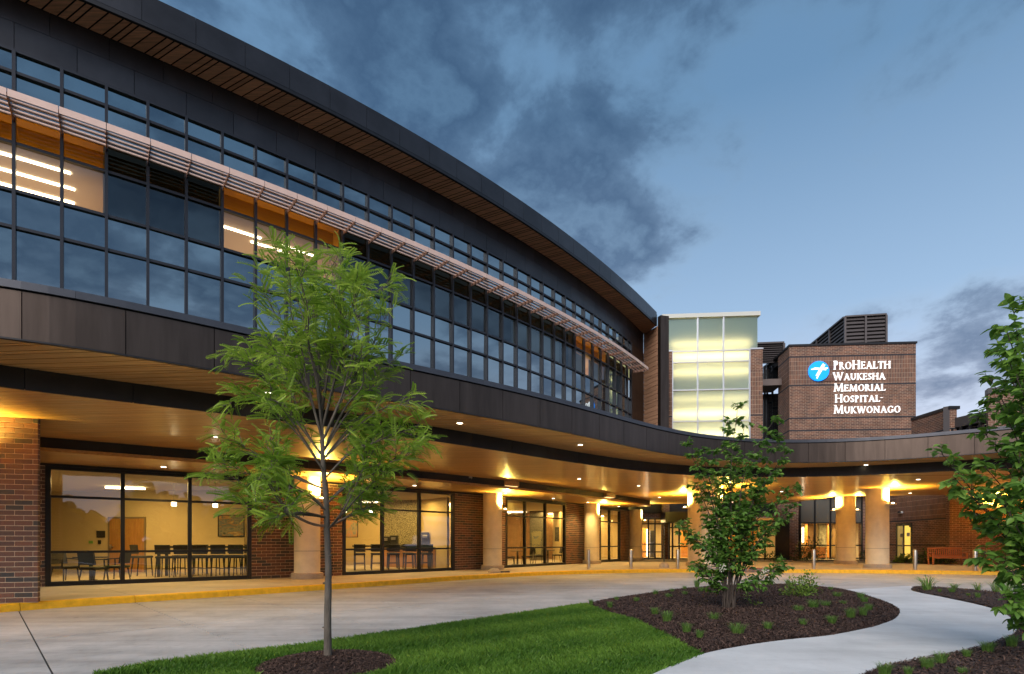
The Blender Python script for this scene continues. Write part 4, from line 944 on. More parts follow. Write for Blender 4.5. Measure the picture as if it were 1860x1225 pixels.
# lettering: hand cut serif capitals, each letter a part of the sign
M_LET = mat('sign_white', (.9, .9, .9), .4, emit=(1, .98, .95), estr=.42); M_LETS = mat('letter_side', (.05, .05, .05), .6)
T1, T2, SW_ = .155, .07, .055      # thick stroke, thin stroke, serif reach (letter height = 1)
def ser(x, y, w): return ('s', x - w / 2 - SW_, x + w / 2 + SW_, y)
GL = {
 'P': (.62, [('l', .16, 0, .16, 1, T1), ser(.16, 0, T1), ('l', .02, .965, .3, .965, .07), ('a', .26, .73, .26, .27, -90, 90, T1 * .8), ('l', .16, .5, .28, .5, .07), ('l', .16, .965, .28, .965, .07)]),
 'R': (.74, [('l', .16, 0, .16, 1, T1), ser(.16, 0, T1), ('l', .02, .965, .3, .965, .07), ('a', .26, .74, .25, .26, -90, 90, T1 * .8), ('l', .16, .5, .28, .5, .07), ('l', .30, .5, .66, .02, T1 * .85), ('l', .58, .03, .78, .03, .06)]),
 'O': (.92, [('o', .46, .5, .40, .51, T1 * .9)]),
 'H': (.94, [('l', .17, 0, .17, 1, T1), ('l', .77, 0, .77, 1, T1), ('l', .17, .52, .77, .52, T2), ser(.17, 0, T1), ser(.17, 1, T1), ser(.77, 0, T1), ser(.77, 1, T1)]),
 'E': (.66, [('l', .16, 0, .16, 1, T1), ('l', .02, .96, .58, .96, T2), ('l', .16, .52, .5, .52, T2), ('l', .02, .04, .62, .04, T2), ('l', .57, .84, .57, 1, .06), ('l', .6, 0, .63, .2, .06), ('l', .5, .42, .5, .62, .05)]),
 'A': (.92, [('l', .13, 0, .46, 1, T2 * 1.1), ('l', .42, 1, .78, 0, T1 * 1.05), ('l', .24, .33, .68, .33, T2), ('l', .02, .03, .26, .03, .06), ('l', .62, .03, .94, .03, .06)]),
 'L': (.62, [('l', .16, 0, .16, 1, T1), ser(.16, 1, T1), ('l', .02, .04, .6, .04, T2), ('l', .57, 0, .61, .22, .06)]),
 'T': (.74, [('l', .37, 0, .37, 1, T1), ser(.37, 0, T1), ('l', .03, .96, .71, .96, T2), ('l', .05, .8, .05, 1, .06), ('l', .69, .8, .69, 1, .06)]),
 'W': (1.28, [('l', .12, 1, .40, 0, T1), ('l', .40, 0, .66, .96, T2 * 1.1), ('l', .62, 1, .90, 0, T1), ('l', .90, 0, 1.18, 1, T2 * 1.1), ('l', 0, .97, .28, .97, .06), ('l', .5, .97, .76, .97, .06), ('l', 1.04, .97, 1.3, .97, .06)]),
 'U': (.86, [('l', .16, .3, .16, 1, T1), ('l', .7, .3, .7, 1, T2 * 1.1), ('a', .43, .3, .27, .31, 180, 360, .13), ser(.16, 1, T1), ser(.7, 1, .1)]),
 'K': (.84, [('l', .16, 0, .16, 1, T1), ser(.16, 0, T1), ser(.16, 1, T1), ('l', .2, .46, .66, .98, T2 * 1.1), ('l', .3, .56, .72, .02, T1), ('l', .52, .97, .8, .97, .06), ('l', .58, .03, .88, .03, .06)]),
 'S': (.60, [('a', .3, .745, .22, .255, 20, 250, .13), ('a', .3, .255, .23, .255, -160, 70, .13), ('l', .16, .62, .45, .4, T1 * .9), ('l', .5, .76, .5, .96, .05), ('l', .1, .04, .1, .26, .05)]),
 'M': (1.16, [('l', .14, 0, .22, 1, T2 * 1.1), ('l', .22, 1, .58, .05, T1), ('l', .58, .05, .92, 1, T2 * 1.1), ('l', .93, 1, 1.0, 0, T1), ('l', .02, .03, .27, .03, .06), ('l', .84, .03, 1.15, .03, .06), ('l', .1, .97, .3, .97, .06), ('l', .86, .97, 1.04, .97, .06)]),
 'I': (.36, [('l', .18, 0, .18, 1, T1), ser(.18, 0, T1), ser(.18, 1, T1)]),
 'N': (.96, [('l', .17, 0, .17, 1, T2 * 1.1), ('l', .17, .98, .79, .02, T1), ('l', .79, 0, .79, 1, T2 * 1.1), ('l', .02, .03, .32, .03, .06), ('l', .64, .97, .94, .97, .06), ('l', .03, .97, .2, .97, .06)]),
 'G': (.88, [('a', .46, .5, .40, .51, 42, 318, T1 * .9), ('l', .72, .1, .72, .42, T1), ('l', .58, .42, .86, .42, .06), ('l', .74, .74, .74, .96, .05)]),
 '-': (.40, [('l', .05, .62, .35, .62, .07)]),
}
def glyph(ch):
    """flat polygons (list of 2D polys) for one capital"""
    out = []
    for g_ in GL[ch][1]:
        if g_[0] == 'l':
            _, x0, y0, x1, y1, w = g_; d = Vector((x1 - x0, y1 - y0)); 
            if abs(d.y) > abs(d.x) * .25: out.append([(x0 - w / 2, y0), (x0 + w / 2, y0), (x1 + w / 2, y1), (x1 - w / 2, y1)])
            else: out.append([(x0, y0 - w / 2), (x1, y1 - w / 2), (x1, y1 + w / 2), (x0, y0 + w / 2)])
        elif g_[0] == 's':
            y = .03 if g_[3] == 0 else .97; out.append([(g_[1], y - .03), (g_[2], y - .03), (g_[2], y + .03), (g_[1], y + .03)])
        else:
            if g_[0] == 'o': _, cx, cy, rx, ry, w = g_; a0, a1 = 0, 360
            else: _, cx, cy, rx, ry, a0, a1, w = g_
            n = max(6, int(abs(a1 - a0) / 15))
            for i in range(n):
                q = []
                for a, s_ in ((a0 + (a1 - a0) * i / n, 1), (a0 + (a1 - a0) * (i + 1) / n, 1), (a0 + (a1 - a0) * (i + 1) / n, 0), (a0 + (a1 - a0) * i / n, 0)):
                    a = R(a); rr = (rx, ry) if s_ else (rx - w, ry - w * .5); q.append((cx + rr[0] * math.cos(a), cy + rr[1] * math.sin(a)))
                out.append(q)
    return out
fdir = (B_ - A_).normalized(); fnrm = Vector((fdir.y, -fdir.x)); frz = math.atan2(fdir.y, fdir.x)
def fpt(x, y):        # point on the sign face seen at pixel x, y : (u along the face, z)
    k = (x - CX) / F; t = (k * A_.y - A_.x) / (fdir.x - k * fdir.y); D = A_.y + fdir.y * t
    return t, CH + (HY - y) / F * D
sign = thing('hospital_sign', 'white lit letters reading ProHealth Waukesha Memorial Hospital-Mukwonago on brick with blue disc', 'sign', (*(A_ + fdir * fpt(1513, 752)[0]), fpt(1513, 752)[1]))
_gcache = {}
def put_letter(ch, u, z, h, wf):
    mb = MB(); base = A_ + fnrm * .03
    for k_, q in enumerate(glyph(ch)):
        d_ = .075 + .0012 * (k_ % 5)
        v = [(base.x + fdir.x * (u + p[0] * h * wf) + fnrm.x * o, base.y + fdir.y * (u + p[0] * h * wf) + fnrm.y * o, z + p[1] * h) for o in (0, d_) for p in q]
        n = len(q); mb.add(v, [tuple(range(n, 2 * n)), tuple(range(n - 1, -1, -1))] + [(i, (i + 1) % n, n + (i + 1) % n, n + i) for i in range(n)])
    o = mb.build('letter', M_LET, sign); o['label'] = 'white sign letter ' + ch if ch != '-' else 'white sign hyphen'
lines = [('PROHEALTH', (0, 3), 1512.7, 1616.8, 656.6, 672.0, .84), ('WAUKESHA', (0,), 1511.6, 1607, 677.6, 691.7, .82), ('MEMORIAL', (0,), 1513, 1607, 697.6, 712, .82), ('HOSPITAL-', (0,), 1515, 1603, 717.5, 731.8, .82), ('MUKWONAGO', (0,), 1513, 1634.6, 737, 752, .80)]
for txt, bigs, xa, xb, ya, yb, sm in lines:
    u0, z1 = fpt(xa, ya); _, z0 = fpt(xa, yb); u1, z0b = fpt(xb, yb - (xb - xa) * .012); H = z1 - z0
    hs = [H if i in bigs else H * sm for i in range(len(txt))]; tw = sum(GL[c][0] * h for c, h in zip(txt, hs)); sp = H * .05
    wf = (u1 - u0 - sp * (len(txt) - 1)) / tw; u = u0
    for c, h in zip(txt, hs):
        zz = z0 + .0 * u; put_letter(c, u, zz, h, wf); u += GL[c][0] * h * wf + sp
uc, zc = fpt(1485.9, 675.1); rd = 17.8 / F * 37.9
def face_poly(pts, d0, d1, m, name):
    base = A_ + fnrm * .02; n = len(pts); v = [(base.x + fdir.x * p[0] + fnrm.x * o, base.y + fdir.y * p[0] + fnrm.y * o, p[1]) for o in (d0, d1) for p in pts]
    return MB().add(v, [tuple(range(n, 2 * n)), tuple(range(n - 1, -1, -1))] + [(i, (i + 1) % n, n + (i + 1) % n, n + i) for i in range(n)]).build(name, m, sign)
circ = [(uc + rd * math.cos(2 * math.pi * i / 40), zc + rd * math.sin(2 * math.pi * i / 40)) for i in range(40)]
face_poly(circ, 0, .12, mat('disc_blue', (.0, .18, .75), .4, emit=(0., .27, 1.), estr=.75), 'blue_disc')
def stroke(x0, y0, x1, y1, w0, w1, d):   # in the disc's own unit square
    a, b = Vector((x0, y0)), Vector((x1, y1)); n = (b - a).normalized(); n = Vector((-n.y, n.x))
    q = [a - n * w0, b - n * w1, b + n * w1, a + n * w0]; o = face_poly([(uc + p.x * rd, zc + p.y * rd) for p in q], .121, d, M_LET, 'brush_stroke')
for k_, s_ in enumerate([(-.78, .16, .86, .26, .05, .07), (-.6, .24, .7, .10, .06, .06), (-.45, .30, .55, .22, .05, .04), (.42, .74, -.22, -.78, .05, .07), (.56, .62, -.05, -.45, .06, .06), (.32, .60, -.30, -.50, .05, .05)]): stroke(*s_, .13 + .002 * k_)
for y in (668, 690):       # raceway bars behind disc and first letters
    ua, za = fpt(1496, y); ub, _ = fpt(1514 if y > 680 else 1512, y); face_poly([(ua, za - .12), (ub + .6, za - .12), (ub + .6, za + .1), (ua, za + .1)], 0.002, .026, mat('raceway', (.13, .06, .045), .6), 'raceway')
# ------------------------------------------------------------------ louvred plant room on the roof
pnt = thing('roof_plant_screen', 'dark louvred plant enclosure on the roof above the sign', 'louvre', (26.7, 45, 14.4))
def louvre(a, b, z0, z1, n, parent, posts=(0, .5, 1)):
    a = Vector(a); b = Vector(b); d = (b - a).normalized(); nn_ = Vector((d.y, -d.x))
    MB().wall(tuple(a - nn_ * .12), tuple(b - nn_ * .12), z0, z1, .05).build('backing', M_GAP, parent)
    for i in range(n):
        z = z0 + (z1 - z0) * (i + .5) / n; h = (z1 - z0) / n * .62
        v = []; 
        for p in (a, b):
            for o, zz in ((.0, z - h / 2), (-.09, z + h / 2), (-.1, z + h / 2 - .02), (-.01, z - h / 2 - .02)): q = p + nn_ * o; v.append((q.x, q.y, zz))
        MB().add(v, [(0, 4, 5, 1), (1, 5, 6, 2), (2, 6, 7, 3), (3, 7, 4, 0), (0, 1, 2, 3), (7, 6, 5, 4)]).build('louvre_blade', M_BLK2, parent)
    for f_ in posts:
        p = a + (b - a) * f_; MB().box((p.x, p.y, (z0 + z1) / 2), (.14, .14, z1 - z0), math.atan2(d.y, d.x)).build('post', M_BLK2, parent)
    MB().wall(tuple(a + nn_ * .08), tuple(b + nn_ * .08), z1, z1 + .12, .3).build('cap', M_BLK2, parent)
M_BLK2 = mat('louvre_metal', (.085, .075, .075), .5, metal=.4)
pa, pb = Vector(mq(1535, 45)), Vector(mq(1610, 44.5)); louvre(pa, pb, 14.4, 19.2, 16, pnt); louvre(Vector(mq(1463, 52.5)), pa + Vector((-.02, .1)), 14.4, 19.2, 16, pnt, (.33, .66))
# ------------------------------------------------------------------ frosted glass tower
twr = thing('glass_tower', 'glowing frosted glass stair tower beside the curved wing', 'tower', (10.25, 38, 0))
def froz():
    m = bpy.data.materials.new('frosted_glass'); m.use_nodes = True; N = m.node_tree.nodes; L = m.node_tree.links; N.clear()
    o = N.new('ShaderNodeOutputMaterial'); a = N.new('ShaderNodeMixShader'); b = N.new('ShaderNodeMixShader'); t = N.new('ShaderNodeBsdfTranslucent'); d = N.new('ShaderNodeBsdfDiffuse'); g_ = N.new('ShaderNodeBsdfGlossy')
    t.inputs[0].default_value = (.86, .88, .74, 1); d.inputs[0].default_value = (.30, .42, .38, 1); g_.inputs['Roughness'].default_value = .08; g_.inputs['Color'].default_value = (.8, .95, .95, 1)
    a.inputs[0].default_value = .35; b.inputs[0].default_value = .16
    L.new(t.outputs[0], a.inputs[1]); L.new(d.outputs[0], a.inputs[2]); L.new(a.outputs[0], b.inputs[1]); L.new(g_.outputs[0], b.inputs[2]); L.new(b.outputs[0], o.inputs[0]); return m
M_FROST = froz(); M_ALU = mat('aluminium', (.5, .52, .56), .35, metal=.6)
tL, tR = Vector(mq(1205.5, 38)), Vector(mq(1376, 37.5)); td = (tR - tL).normalized(); tn = Vector((td.y, -td.x))
def tu(x):
    k = (x - CX) / F; return (k * tL.y - tL.x) / (td.x - k * td.y)
def tz(y): return CH + (HY - y) / F * 37.8
us_ = [0, tu(1266.8), tu(1313.7), (tR - tL).length]; gl, gr = tu(1221), tu(1361)
zr = [tz(800), tz(766), tz(709), tz(658.5), tz(638.5), tz(578)]
for r in range(5):
    cols_ = [us_[0] if r == 4 else gl, us_[1], us_[2], us_[3] if r == 4 else gr]
    for i in range(3):
        a, b = tL + td * (cols_[i] + .02), tL + td * (cols_[i + 1] - .02); MB().wall(tuple(a), tuple(b), zr[r] + .02, zr[r + 1] - .02, .012).build('frosted_pane', M_FROST, twr)
for i, u in enumerate((gl, us_[1], us_[2], gr)):
    p = tL + td * u + tn * .05; zt_ = zr[5] if 0 < i < 3 else zr[4]; MB().box((p.x, p.y, (zr[0] + zt_) / 2), (.09, .12, zt_ - zr[0]), math.atan2(td.y, td.x)).build('mullion', M_ALU, twr)
for r in range(1, 5):
    a, b = tL + td * gl + tn * .045, tL + td * gr + tn * .045; MB().bar((*a, zr[r]), (*b, zr[r]), .1, .08).build('transom', M_ALU, twr)
for a, b in ((tL, tL + td * (gl - .03)), (tL + td * (gr + .05), tR + td * .28)):
    for z0, z1, kd in ((4.4, 9.6, 'h'), (9.602, 9.7, 'dark'), (9.702, 12.62, 'v'), (12.622, 13.0, 'dark' if 0 else 'h'), (13.002, tz(639), 'h')): MB().wall(tuple(a + tn * .15), tuple(b + tn * .15), z0, z1, .6, rot=(kd == 'v')).build('soldier_band' if kd == 'v' else 'brickwork', M_BRICKDK if kd == 'dark' else (M_BRICKV if kd == 'v' else M_BRICKT), twr)
    MB().wall(tuple(a + tn * .2 - td * .03), tuple(b + tn * .2 + td * .03), tz(639) + .002, tz(639) + .1, .8).build('pilaster_cap', M_ALU, twr)
bk = -tn * 3.0
for a, b in ((tL + bk, tL - tn * .02), (tR - tn * .02, tR + bk)): MB().wall(tuple(a), tuple(b), 4.4, zr[4], .05).build('side_wall', mat('tower_white', (.7, .67, .56), .8), twr); MB().wall(tuple(a), tuple(b), zr[4], zr[5], .02).build('side_pane', M_FROST, twr)
MB().wall(tuple(tL + bk), tuple(tR + bk), 4.4, zr[5], .1).build('back_wall', mat('tower_white', (.7, .67, .56), .8), twr)
MB().prism([tuple(tL + tn * .15 - td * .15), tuple(tR + tn * .15 + td * .15), tuple(tR + bk), tuple(tL + bk)], zr[5] + .01, zr[5] + .28).build('roof_edge', mat('pale_roof_edge', (.55, .57, .52), .5), twr)
for z, e in ((tz(625), 13), (tz(648), 32), (tz(676), 15), (tz(725), 9), (tz(752), 32), (tz(790), 36)):
    c = tL + td * (tR - tL).length / 2 - tn * .36; al = bpy.data.lights.new('tower_lamp', 'AREA'); al.shape = 'RECTANGLE'; al.size = 5.2; al.size_y = .25; al.energy = e * 2.0; al.color = (1, .80, .47)
    o = bpy.data.objects.new('tower_lamp', al); COL.objects.link(o); o.location = (c.x, c.y, z); o.rotation_euler = (R(-90), 0, math.atan2(td.y, td.x)); 
# recess between tower and sign block
rec = thing('window_recess', 'dark recessed windows and louvres between the glass tower and the sign block', 'window', (17, 41.5, 4.4))
ra_, rb_ = mq(1378, 41.6), mq(1425, 41.3)
def rz_(y): return CH + (HY - y) / F * 41.5
for z0, z1 in ((4.4, rz_(716)), (rz_(702), rz_(668))):
    MB().wall(ra_, rb_, z0, z1, .1).build('pane', refl_dark('recess_glass', (.01, .012, .015), .25, (.7, .85, 1)), rec)
for x in (1389, 1393.5, 1403): p = mq(x, 41.5); MB().box((p[0], p[1], 9.3), (.12, .12, 9.8), 0).build('mullion', M_BLACK, rec)
a, b = mq(1376, 39.6), mq(1420, 39.4); MB().wall(a, b, rz_(714), rz_(703), 2).build('ledge', mat('ledge_brown', (.13, .10, .09), .5), rec)
louvre(mq(1374, 41.0), mq(1424, 40.8), rz_(664), rz_(630), 9, rec, (1.,))
# ------------------------------------------------------------------ lower blocks on the right
low = thing('low_brick_building', 'lower brick building with dark windows right of the sign block', 'building', (24.3, 34, 4.4))
la, lb_ = Vector(mq(1655.5, 35.0)), Vector(mq(1725, 31.9))
for z0, z1, kd in ((4.4, 7.6, 'v'), (7.602, 7.7, 'dark'), (7.702, 8.75, 'h')): MB().wall(tuple(la), tuple(lb_), z0, z1, .4, rot=(kd == 'v')).build('soldier_band' if kd == 'v' else ('dark_course' if kd == 'dark' else 'brickwork'), {'v': M_BRICKV, 'dark': M_BRICKDK, 'h': M_BRICKT}[kd], low)
MB().wall(tuple(la + Vector((-.05, 0))), tuple(lb_ + Vector((-.05, -.05))), 8.755, 8.93, .6).build('coping', M_BLACK, low)
p0 = Vector(mq(1738, 33)); MB().wall(tuple(lb_), tuple(p0), 4.4, 8.93, .3).build('end_panel', M_BLK2, low)
MB().wall(mq(1726, 32.6), mq(1800, 30.2), 4.4, 7.7, .2).build('window_band', refl_dark('band_glass', (.01, .01, .012), .2, (.7, .8, 1)), low); MB().wall(mq(1725, 32.2), mq(1802, 29.8), 7.702, 8.25, .6).build('window_head', M_BLK2, low)
for x in (1729, 1745, 1762, 1780): p = mq(x, 32 - (x - 1726) * .032); MB().box((p[0], p[1], 6), (.1, .1, 3.3), 0).build('mullion', M_BLACK, low)
ua_, ub_ = mq(1795, 29.4), mq(1990, 27.5)
MB().wall(ua_, ub_, 4.4, 6.2, .4, rot=True).build('soldier_band', M_BRICKV, low); MB().wall(ua_, ub_, 6.202, 8.95, .4).build('brickwork', M_BRICKT, low); MB().wall((ua_[0] - .05, ua_[1] - .05), (ub_[0], ub_[1] - .05), 8.955, 9.25, .6).build('coping', M_BLACK, low)
# ------------------------------------------------------------------ entrance wall, window wall and side door under the canopy
def room_light(x, D, z, e, s=2.): p = mq(x, D); area(p[0], p[1], z, s, s, e)
ent = thing('entrance_facade', 'dark framed glass entrance doors with brick piers behind the columns', 'entrance', (9.4, 40, 0))
def eframe(xa, xb, D, z0, z1, xs, zs, parent, glass=M_STORE, w_=.09, Db=None):
    a = Vector(mq(xa, D)); b = Vector(mq(xb, Db or D)); d = (b - a).normalized(); L__ = (b - a).length; n = Vector((-d.y, d.x))
    for f_ in [0.] + [ (x - xa) / (xb - xa) for x in xs] + [1.]:
        p = a + d * L__ * f_ + n * .06; MB().box((p.x, p.y, (z0 + z1) / 2), (w_, .12, z1 - z0), math.atan2(d.y, d.x)).build('frame_post', M_BLACK, parent)
    for z in [z0 + .05] + list(zs) + [z1 - .05]:
        A = a + n * .062; B = b + n * .062; MB().bar((*A, z), (*B, z), .11, .085).build('frame_rail', M_BLACK, parent)
    fs = [0.] + [(x - xa) / (xb - xa) for x in xs] + [1.]; ez = [z0] + list(zs) + [z1]
    for i in range(len(fs) - 1):
        for j in range(len(ez) - 1):
            A = a + d * L__ * fs[i] + n * .06; B = a + d * L__ * fs[i + 1] + n * .06
            gm = glass[j] if isinstance(glass, list) else glass
            MB().add([(A.x, A.y, ez[j]), (B.x, B.y, ez[j]), (B.x, B.y, ez[j + 1]), (A.x, A.y, ez[j + 1])], [(0, 1, 2, 3)]).build('pane', gm, parent)
eframe(1164, 1203, 40, 0, 2.9, [1178, 1190], [.5, 1.05, 2.5], ent)
eframe(1216, 1262, 38.6, 0, 2.6, [1222, 1234], [.9, 2.2], ent)
eframe(1300, 1412, 39, 0, 2.7, [1322, 1345, 1368, 1390], [.9, 2.3], ent)
for xa, xb, D in ((1203.5, 1216, 39.8), (1412, 1454, 38.2)):
    MB().wall(mq(xa, D), mq(xb, D), 0, 4.4, .35).build('brick_pier', M_BRICKT, ent)
MB().wall(mq(1160, 40.2), mq(1440, 40.0), 2.95, 3.25, .3).build('brick_header', M_BRICKT, ent)
MB().wall(mq(1160, 40.1), mq(1440, 39.9), 3.252, 5.0, .3).build('dark_header', M_BLACK, ent)
v0, v1 = mq(1209, 38.4), mq(1300, 36.6)
MB().prism([v0, v1, (v1[0] + .4, 40), (v0[0] + .1, 40)], 2.55, 3.25).build('vestibule_header', mat('vestibule_black', (.03, .028, .024), .3, metal=.2), ent)
MB().wall(mq(1409, 38.0), mq(1434, 37.9), 0, 2.6, .1).build('dark_door', M_BLACK, ent)
c = px(1241, 974, 38.5); o = MB().lathe([(.2, 0), (.2, .01)], (0, 0, 0), 28).build('round_decal', mat('decal_blue', (.05, .07, .12), .5), ent); o.rotation_euler = (R(90), 0, 0); o.location = (c.x - 9.4, c.y - 40, c.z)
M_ORG = mat('orange_wood', (.48, .21, .05), .5, var=.2, scale=3); M_CRM = mat('cream_wall', (.66, .54, .36), .8)
struct('lobby_back_wall', MB().wall(mq(1150, 46), mq(1450, 45), 0, 3.3, .2), M_CRM); struct('lobby_floor', MB().prism([mq(1160, 40.1), mq(1412, 39.2), mq(1450, 45), mq(1150, 46)], .002, .012), M_RF); struct('lobby_ceiling', MB().prism([mq(1160, 40.2), mq(1420, 39.5), mq(1450, 45), mq(1150, 46)], 2.9, 2.94), M_RC)
for xa, xb, D in ((1166, 1178, 44), (1237, 1258, 43), (1322, 1347, 43), (1360, 1375, 43.5)): struct('wood_panel', MB().wall(mq(xa, D), mq(xb, D), .012, 2.3, .1), M_ORG)
struct('lobby_screen', MB().wall(mq(1181, 43.6), mq(1190.5, 43.6), .012, 2.1, .1), M_BLACK)
o = MB().wall(mq(1175, 43.9), mq(1177.5, 43.9), .1, 2.2, .05).build('wall_strip_light', mat('wall_strip', (1, 1, 1), .4, emit=(1, .9, .7), estr=5.)); tag(o, 'tall white strip light glowing behind the entrance doors', 'light')
room_light(1185, 42.5, 2.8, 60); room_light(1250, 42, 2.8, 40); room_light(1345, 42, 2.8, 26)
# window wall below the sign
ww = thing('window_wall', 'tall dark framed window wall with grey blinds between brick piers', 'window', (*mq(1454, 38), 0))
M_GREY = refl_dark('grey_blind_glass', (.11, .105, .09), .12, (.8, .9, 1))
eframe(1454, 1566, 38, .05, 4.4, [1480.5, 1509, 1537, 1553], [.98, 2.5], ww, [M_STORE, M_STORE, M_GREY])
MB().wall(mq(1566.5, 38), mq(1584, 38.1), 0, 4.4, .35).build('brick_pier', M_BRICKT, ww)
struct('waiting_room_back_wall', MB().wall(mq(1440, 43.5), mq(1590, 43.5), 0, 3, .2), M_CRM); struct('waiting_room_floor', MB().prism([mq(1454, 38.2), mq(1566, 38.2), mq(1590, 43.5), mq(1440, 43.5)], .0, .012), M_RF); struct('waiting_room_ceiling', MB().prism([mq(1440, 38.2), mq(1580, 38.2), mq(1590, 43.5), mq(1440, 43.5)], 2.6, 2.64), M_RC)
for xa, xb, D, m in ((1463, 1467, 42, M_ORG), (1468, 1479, 42.8, mat('slat_brown', (.13, .07, .03), .6)), (1503, 1509, 42, M_ORG), (1488, 1503, 43, mat('stone_grey', (.2, .2, .16), .7, var=.6, scale=4)), (1512, 1522, 42.6, mat('slat_brown', (.13, .07, .03), .6))): struct('wood_panel', MB().wall(mq(xa, D), mq(xb, D), .012, 2.58, .1), m)
o = MB().wall(mq(1457.5, 42), mq(1460, 42), 1.2, 2.3, .05).build('wall_strip_light', mat('wall_strip', (1, 1, 1), .4, emit=(1, .9, .7), estr=5.)); tag(o, 'short white strip light at the left of the window wall', 'light')
room_light(1470, 41, 2.55, 50, 1.6); room_light(1540, 41, 2.55, 60, 1.6)
struct('counter_block', MB().wall(mq(1454, 40.3), mq(1500, 40.5), .012, .85, .5), M_ORG)
# door wall running towards the camera
dw = thing('side_wall', 'dark brick wall with a soldier course band and a black side door', 'wall', (24.3, 38, 0))
da, db = Vector((24.45, 38.3)), Vector((23.75, 30.6))
for z0, z1, kd in ((0, 1.0, 'h'), (1.002, 1.06, 'dark'), (1.062, 2.46, 'h'), (2.462, 2.54, 'dark'), (2.542, 4.4, 'v')): MB().wall(tuple(da), tuple(db), z0, z1, .3, rot=(kd == 'v')).build({'h': 'brickwork', 'v': 'soldier_band', 'dark': 'dark_course'}[kd], {'h': M_BRICKT, 'v': M_BRICKV, 'dark': M_BRICKDK}[kd], dw)
dd = (db - da).normalized(); dn = Vector((dd.y, -dd.x))
def du(x): k = (x - CX) / F; return (k * da.y - da.x) / (dd.x - k * dd.y)
d0, d1 = du(1629), du(1657); sd = thing('side_door', 'black framed double door with yellow lit glass in the dark brick wall', 'door', (*(da + dd * d0), 0))
for f0, f1 in ((d0, d0 + .1), ((d0 + d1) / 2 - .06, (d0 + d1) / 2 + .06), (d1 - .08, d1)): MB().wall(tuple(da + dd * f0 + dn * .06), tuple(da + dd * f1 + dn * .06), 0, 2.36, .08).build('frame_post', M_BLACK, sd)
for z0, z1 in ((0, .18), (.95, 1.02), (2.2, 2.37)): MB().wall(tuple(da + dd * d0 + dn * .055), tuple(da + dd * d1 + dn * .055), z0, z1, .07).build('frame_rail', M_BLACK, sd)
MB().wall(tuple(da + dd * d0 + dn * .02), tuple(da + dd * (d0 + d1) / 2 + dn * .02), .1, 2.3, .01).build('pane', mat('door_dim_glass', (.16, .12, .05), .2, emit=(.5, .33, .08), estr=.25), sd); pane_ = MB().wall(tuple(da + dd * (d0 + d1) / 2 + dn * .02), tuple(da + dd * d1 + dn * .02), .1, 2.3, .01).build('pane', mat('door_lit_glass', (.4, .3, .08), .2, emit=(1, .62, .10), estr=.55), sd)
p = da + dd * ((d0 + d1) / 2 + .03) + dn * .12; MB().tube([(p.x, p.y, .85), (p.x + .0, p.y, 1.3)], .025, 8).build('handle', M_STEEL, sd)
for x, z, lb in ((1648, 1.55, 'notice'), (1636, 1.5, 'notice'), (1652, 2.1, 'notice')):
    p = da + dd * du(x) + dn * .03; MB().wall(tuple(p), tuple(p + dd * .3), z, z + .22, .005).build('notice', mat('notice_paper', (.30, .32, .38), .6) if x == 1648 else M_BLACK, pane_)
p = da + dd * du(1639) + dn * .1; t_ = thing('wall_light', 'small twin head emergency light on the dark brick soldier band', 'light', (p.x, p.y, 3.0)); z = CH + (HY - 931) / F * p.y; MB().box((p.x, p.y, z), (.12, .3, .14), math.atan2(dd.y, dd.x) - R(90), .02).build('housing', mat('pale_plastic', (.5, .52, .55), .5), t_)
for s_ in (-.09, .09): q = p + dd * s_ + dn * .08; MB().box((q.x, q.y, z + .02), (.09, .09, .09), 0, .02).build('lamp_head', M_BLACK, t_)
# warm lit brick wall on the far right
rw_a, rw_b = Vector(mq(1724.5, 30.2)), Vector(mq(1985, 28.6))
rwall = thing('brick_wall', 'amber lit brick wall behind the wooden bench at the right', 'wall', (*rw_a, 0), 'brick walls')
nb = brick_face(rwall, rw_a, rw_a + (rw_b - rw_a).normalized() * 3.2, 0, 2.75) if 0 else 0
MB().wall(tuple(rw_a), tuple(rw_b), 0, 4.4, .4).build('brickwork', M_BRICKT, rwall)
for x, e in ((1812, 40), (1880, 40)):
    k = (x - CX) / F; p = mq(x, 29.25); t_ = thing('wall_uplight', 'half round amber up-light on the right brick wall, %s' % ('behind the near leaves' if x < 1850 else 'past the picture edge'), 'light', (*p, 2.75), 'column up-lights'); MB().lathe([(.02, -.1), (.22, .0)], (*p, 2.75), 16).build('bowl', M_STONE, t_); spot(p[0], p[1] - .05, 2.85, e * 34)
# ------------------------------------------------------------------ bollards, bench, urn, sign post
M_BOL = mat('stainless', (.62, .55, .46), .28, metal=1.)
bol = thing('bollard', 'x', 'bollard', (0, 0, 0), 'steel bollards along the kerb'); bol['_o'] = [0, 0, 0]
smooth_by_angle(MB().lathe([(.076, .0), (.076, .84), (.070, .865), (.05, .882), (.0, .888)], (0, 0, 0), 28).build('post', M_BOL, bol)); MB().lathe([(.13, 0), (.13, .012)], (0, 0, 0), 28).build('base_plate', M_BOL, bol)
for k, (x, y, lb) in enumerate(((1069, 1033.6, 'steel bollard in front of the fourth column'), (1146, 1033.4, 'steel bollard in front of the farthest corner column'), (1231, 1033.4, 'steel bollard between the sign post and the leafy shrub'), (1478, 1033.8, 'steel bollard in front of the window wall'), (1662, 1035.2, 'steel bollard left of the wooden bench'), (1771, 1036.8, 'rightmost steel bollard in front of the ash urn'))):
    o = bol if k == 0 else copy_tree(bol); o.location = (*gp(x, y), 0); o['label'] = lb
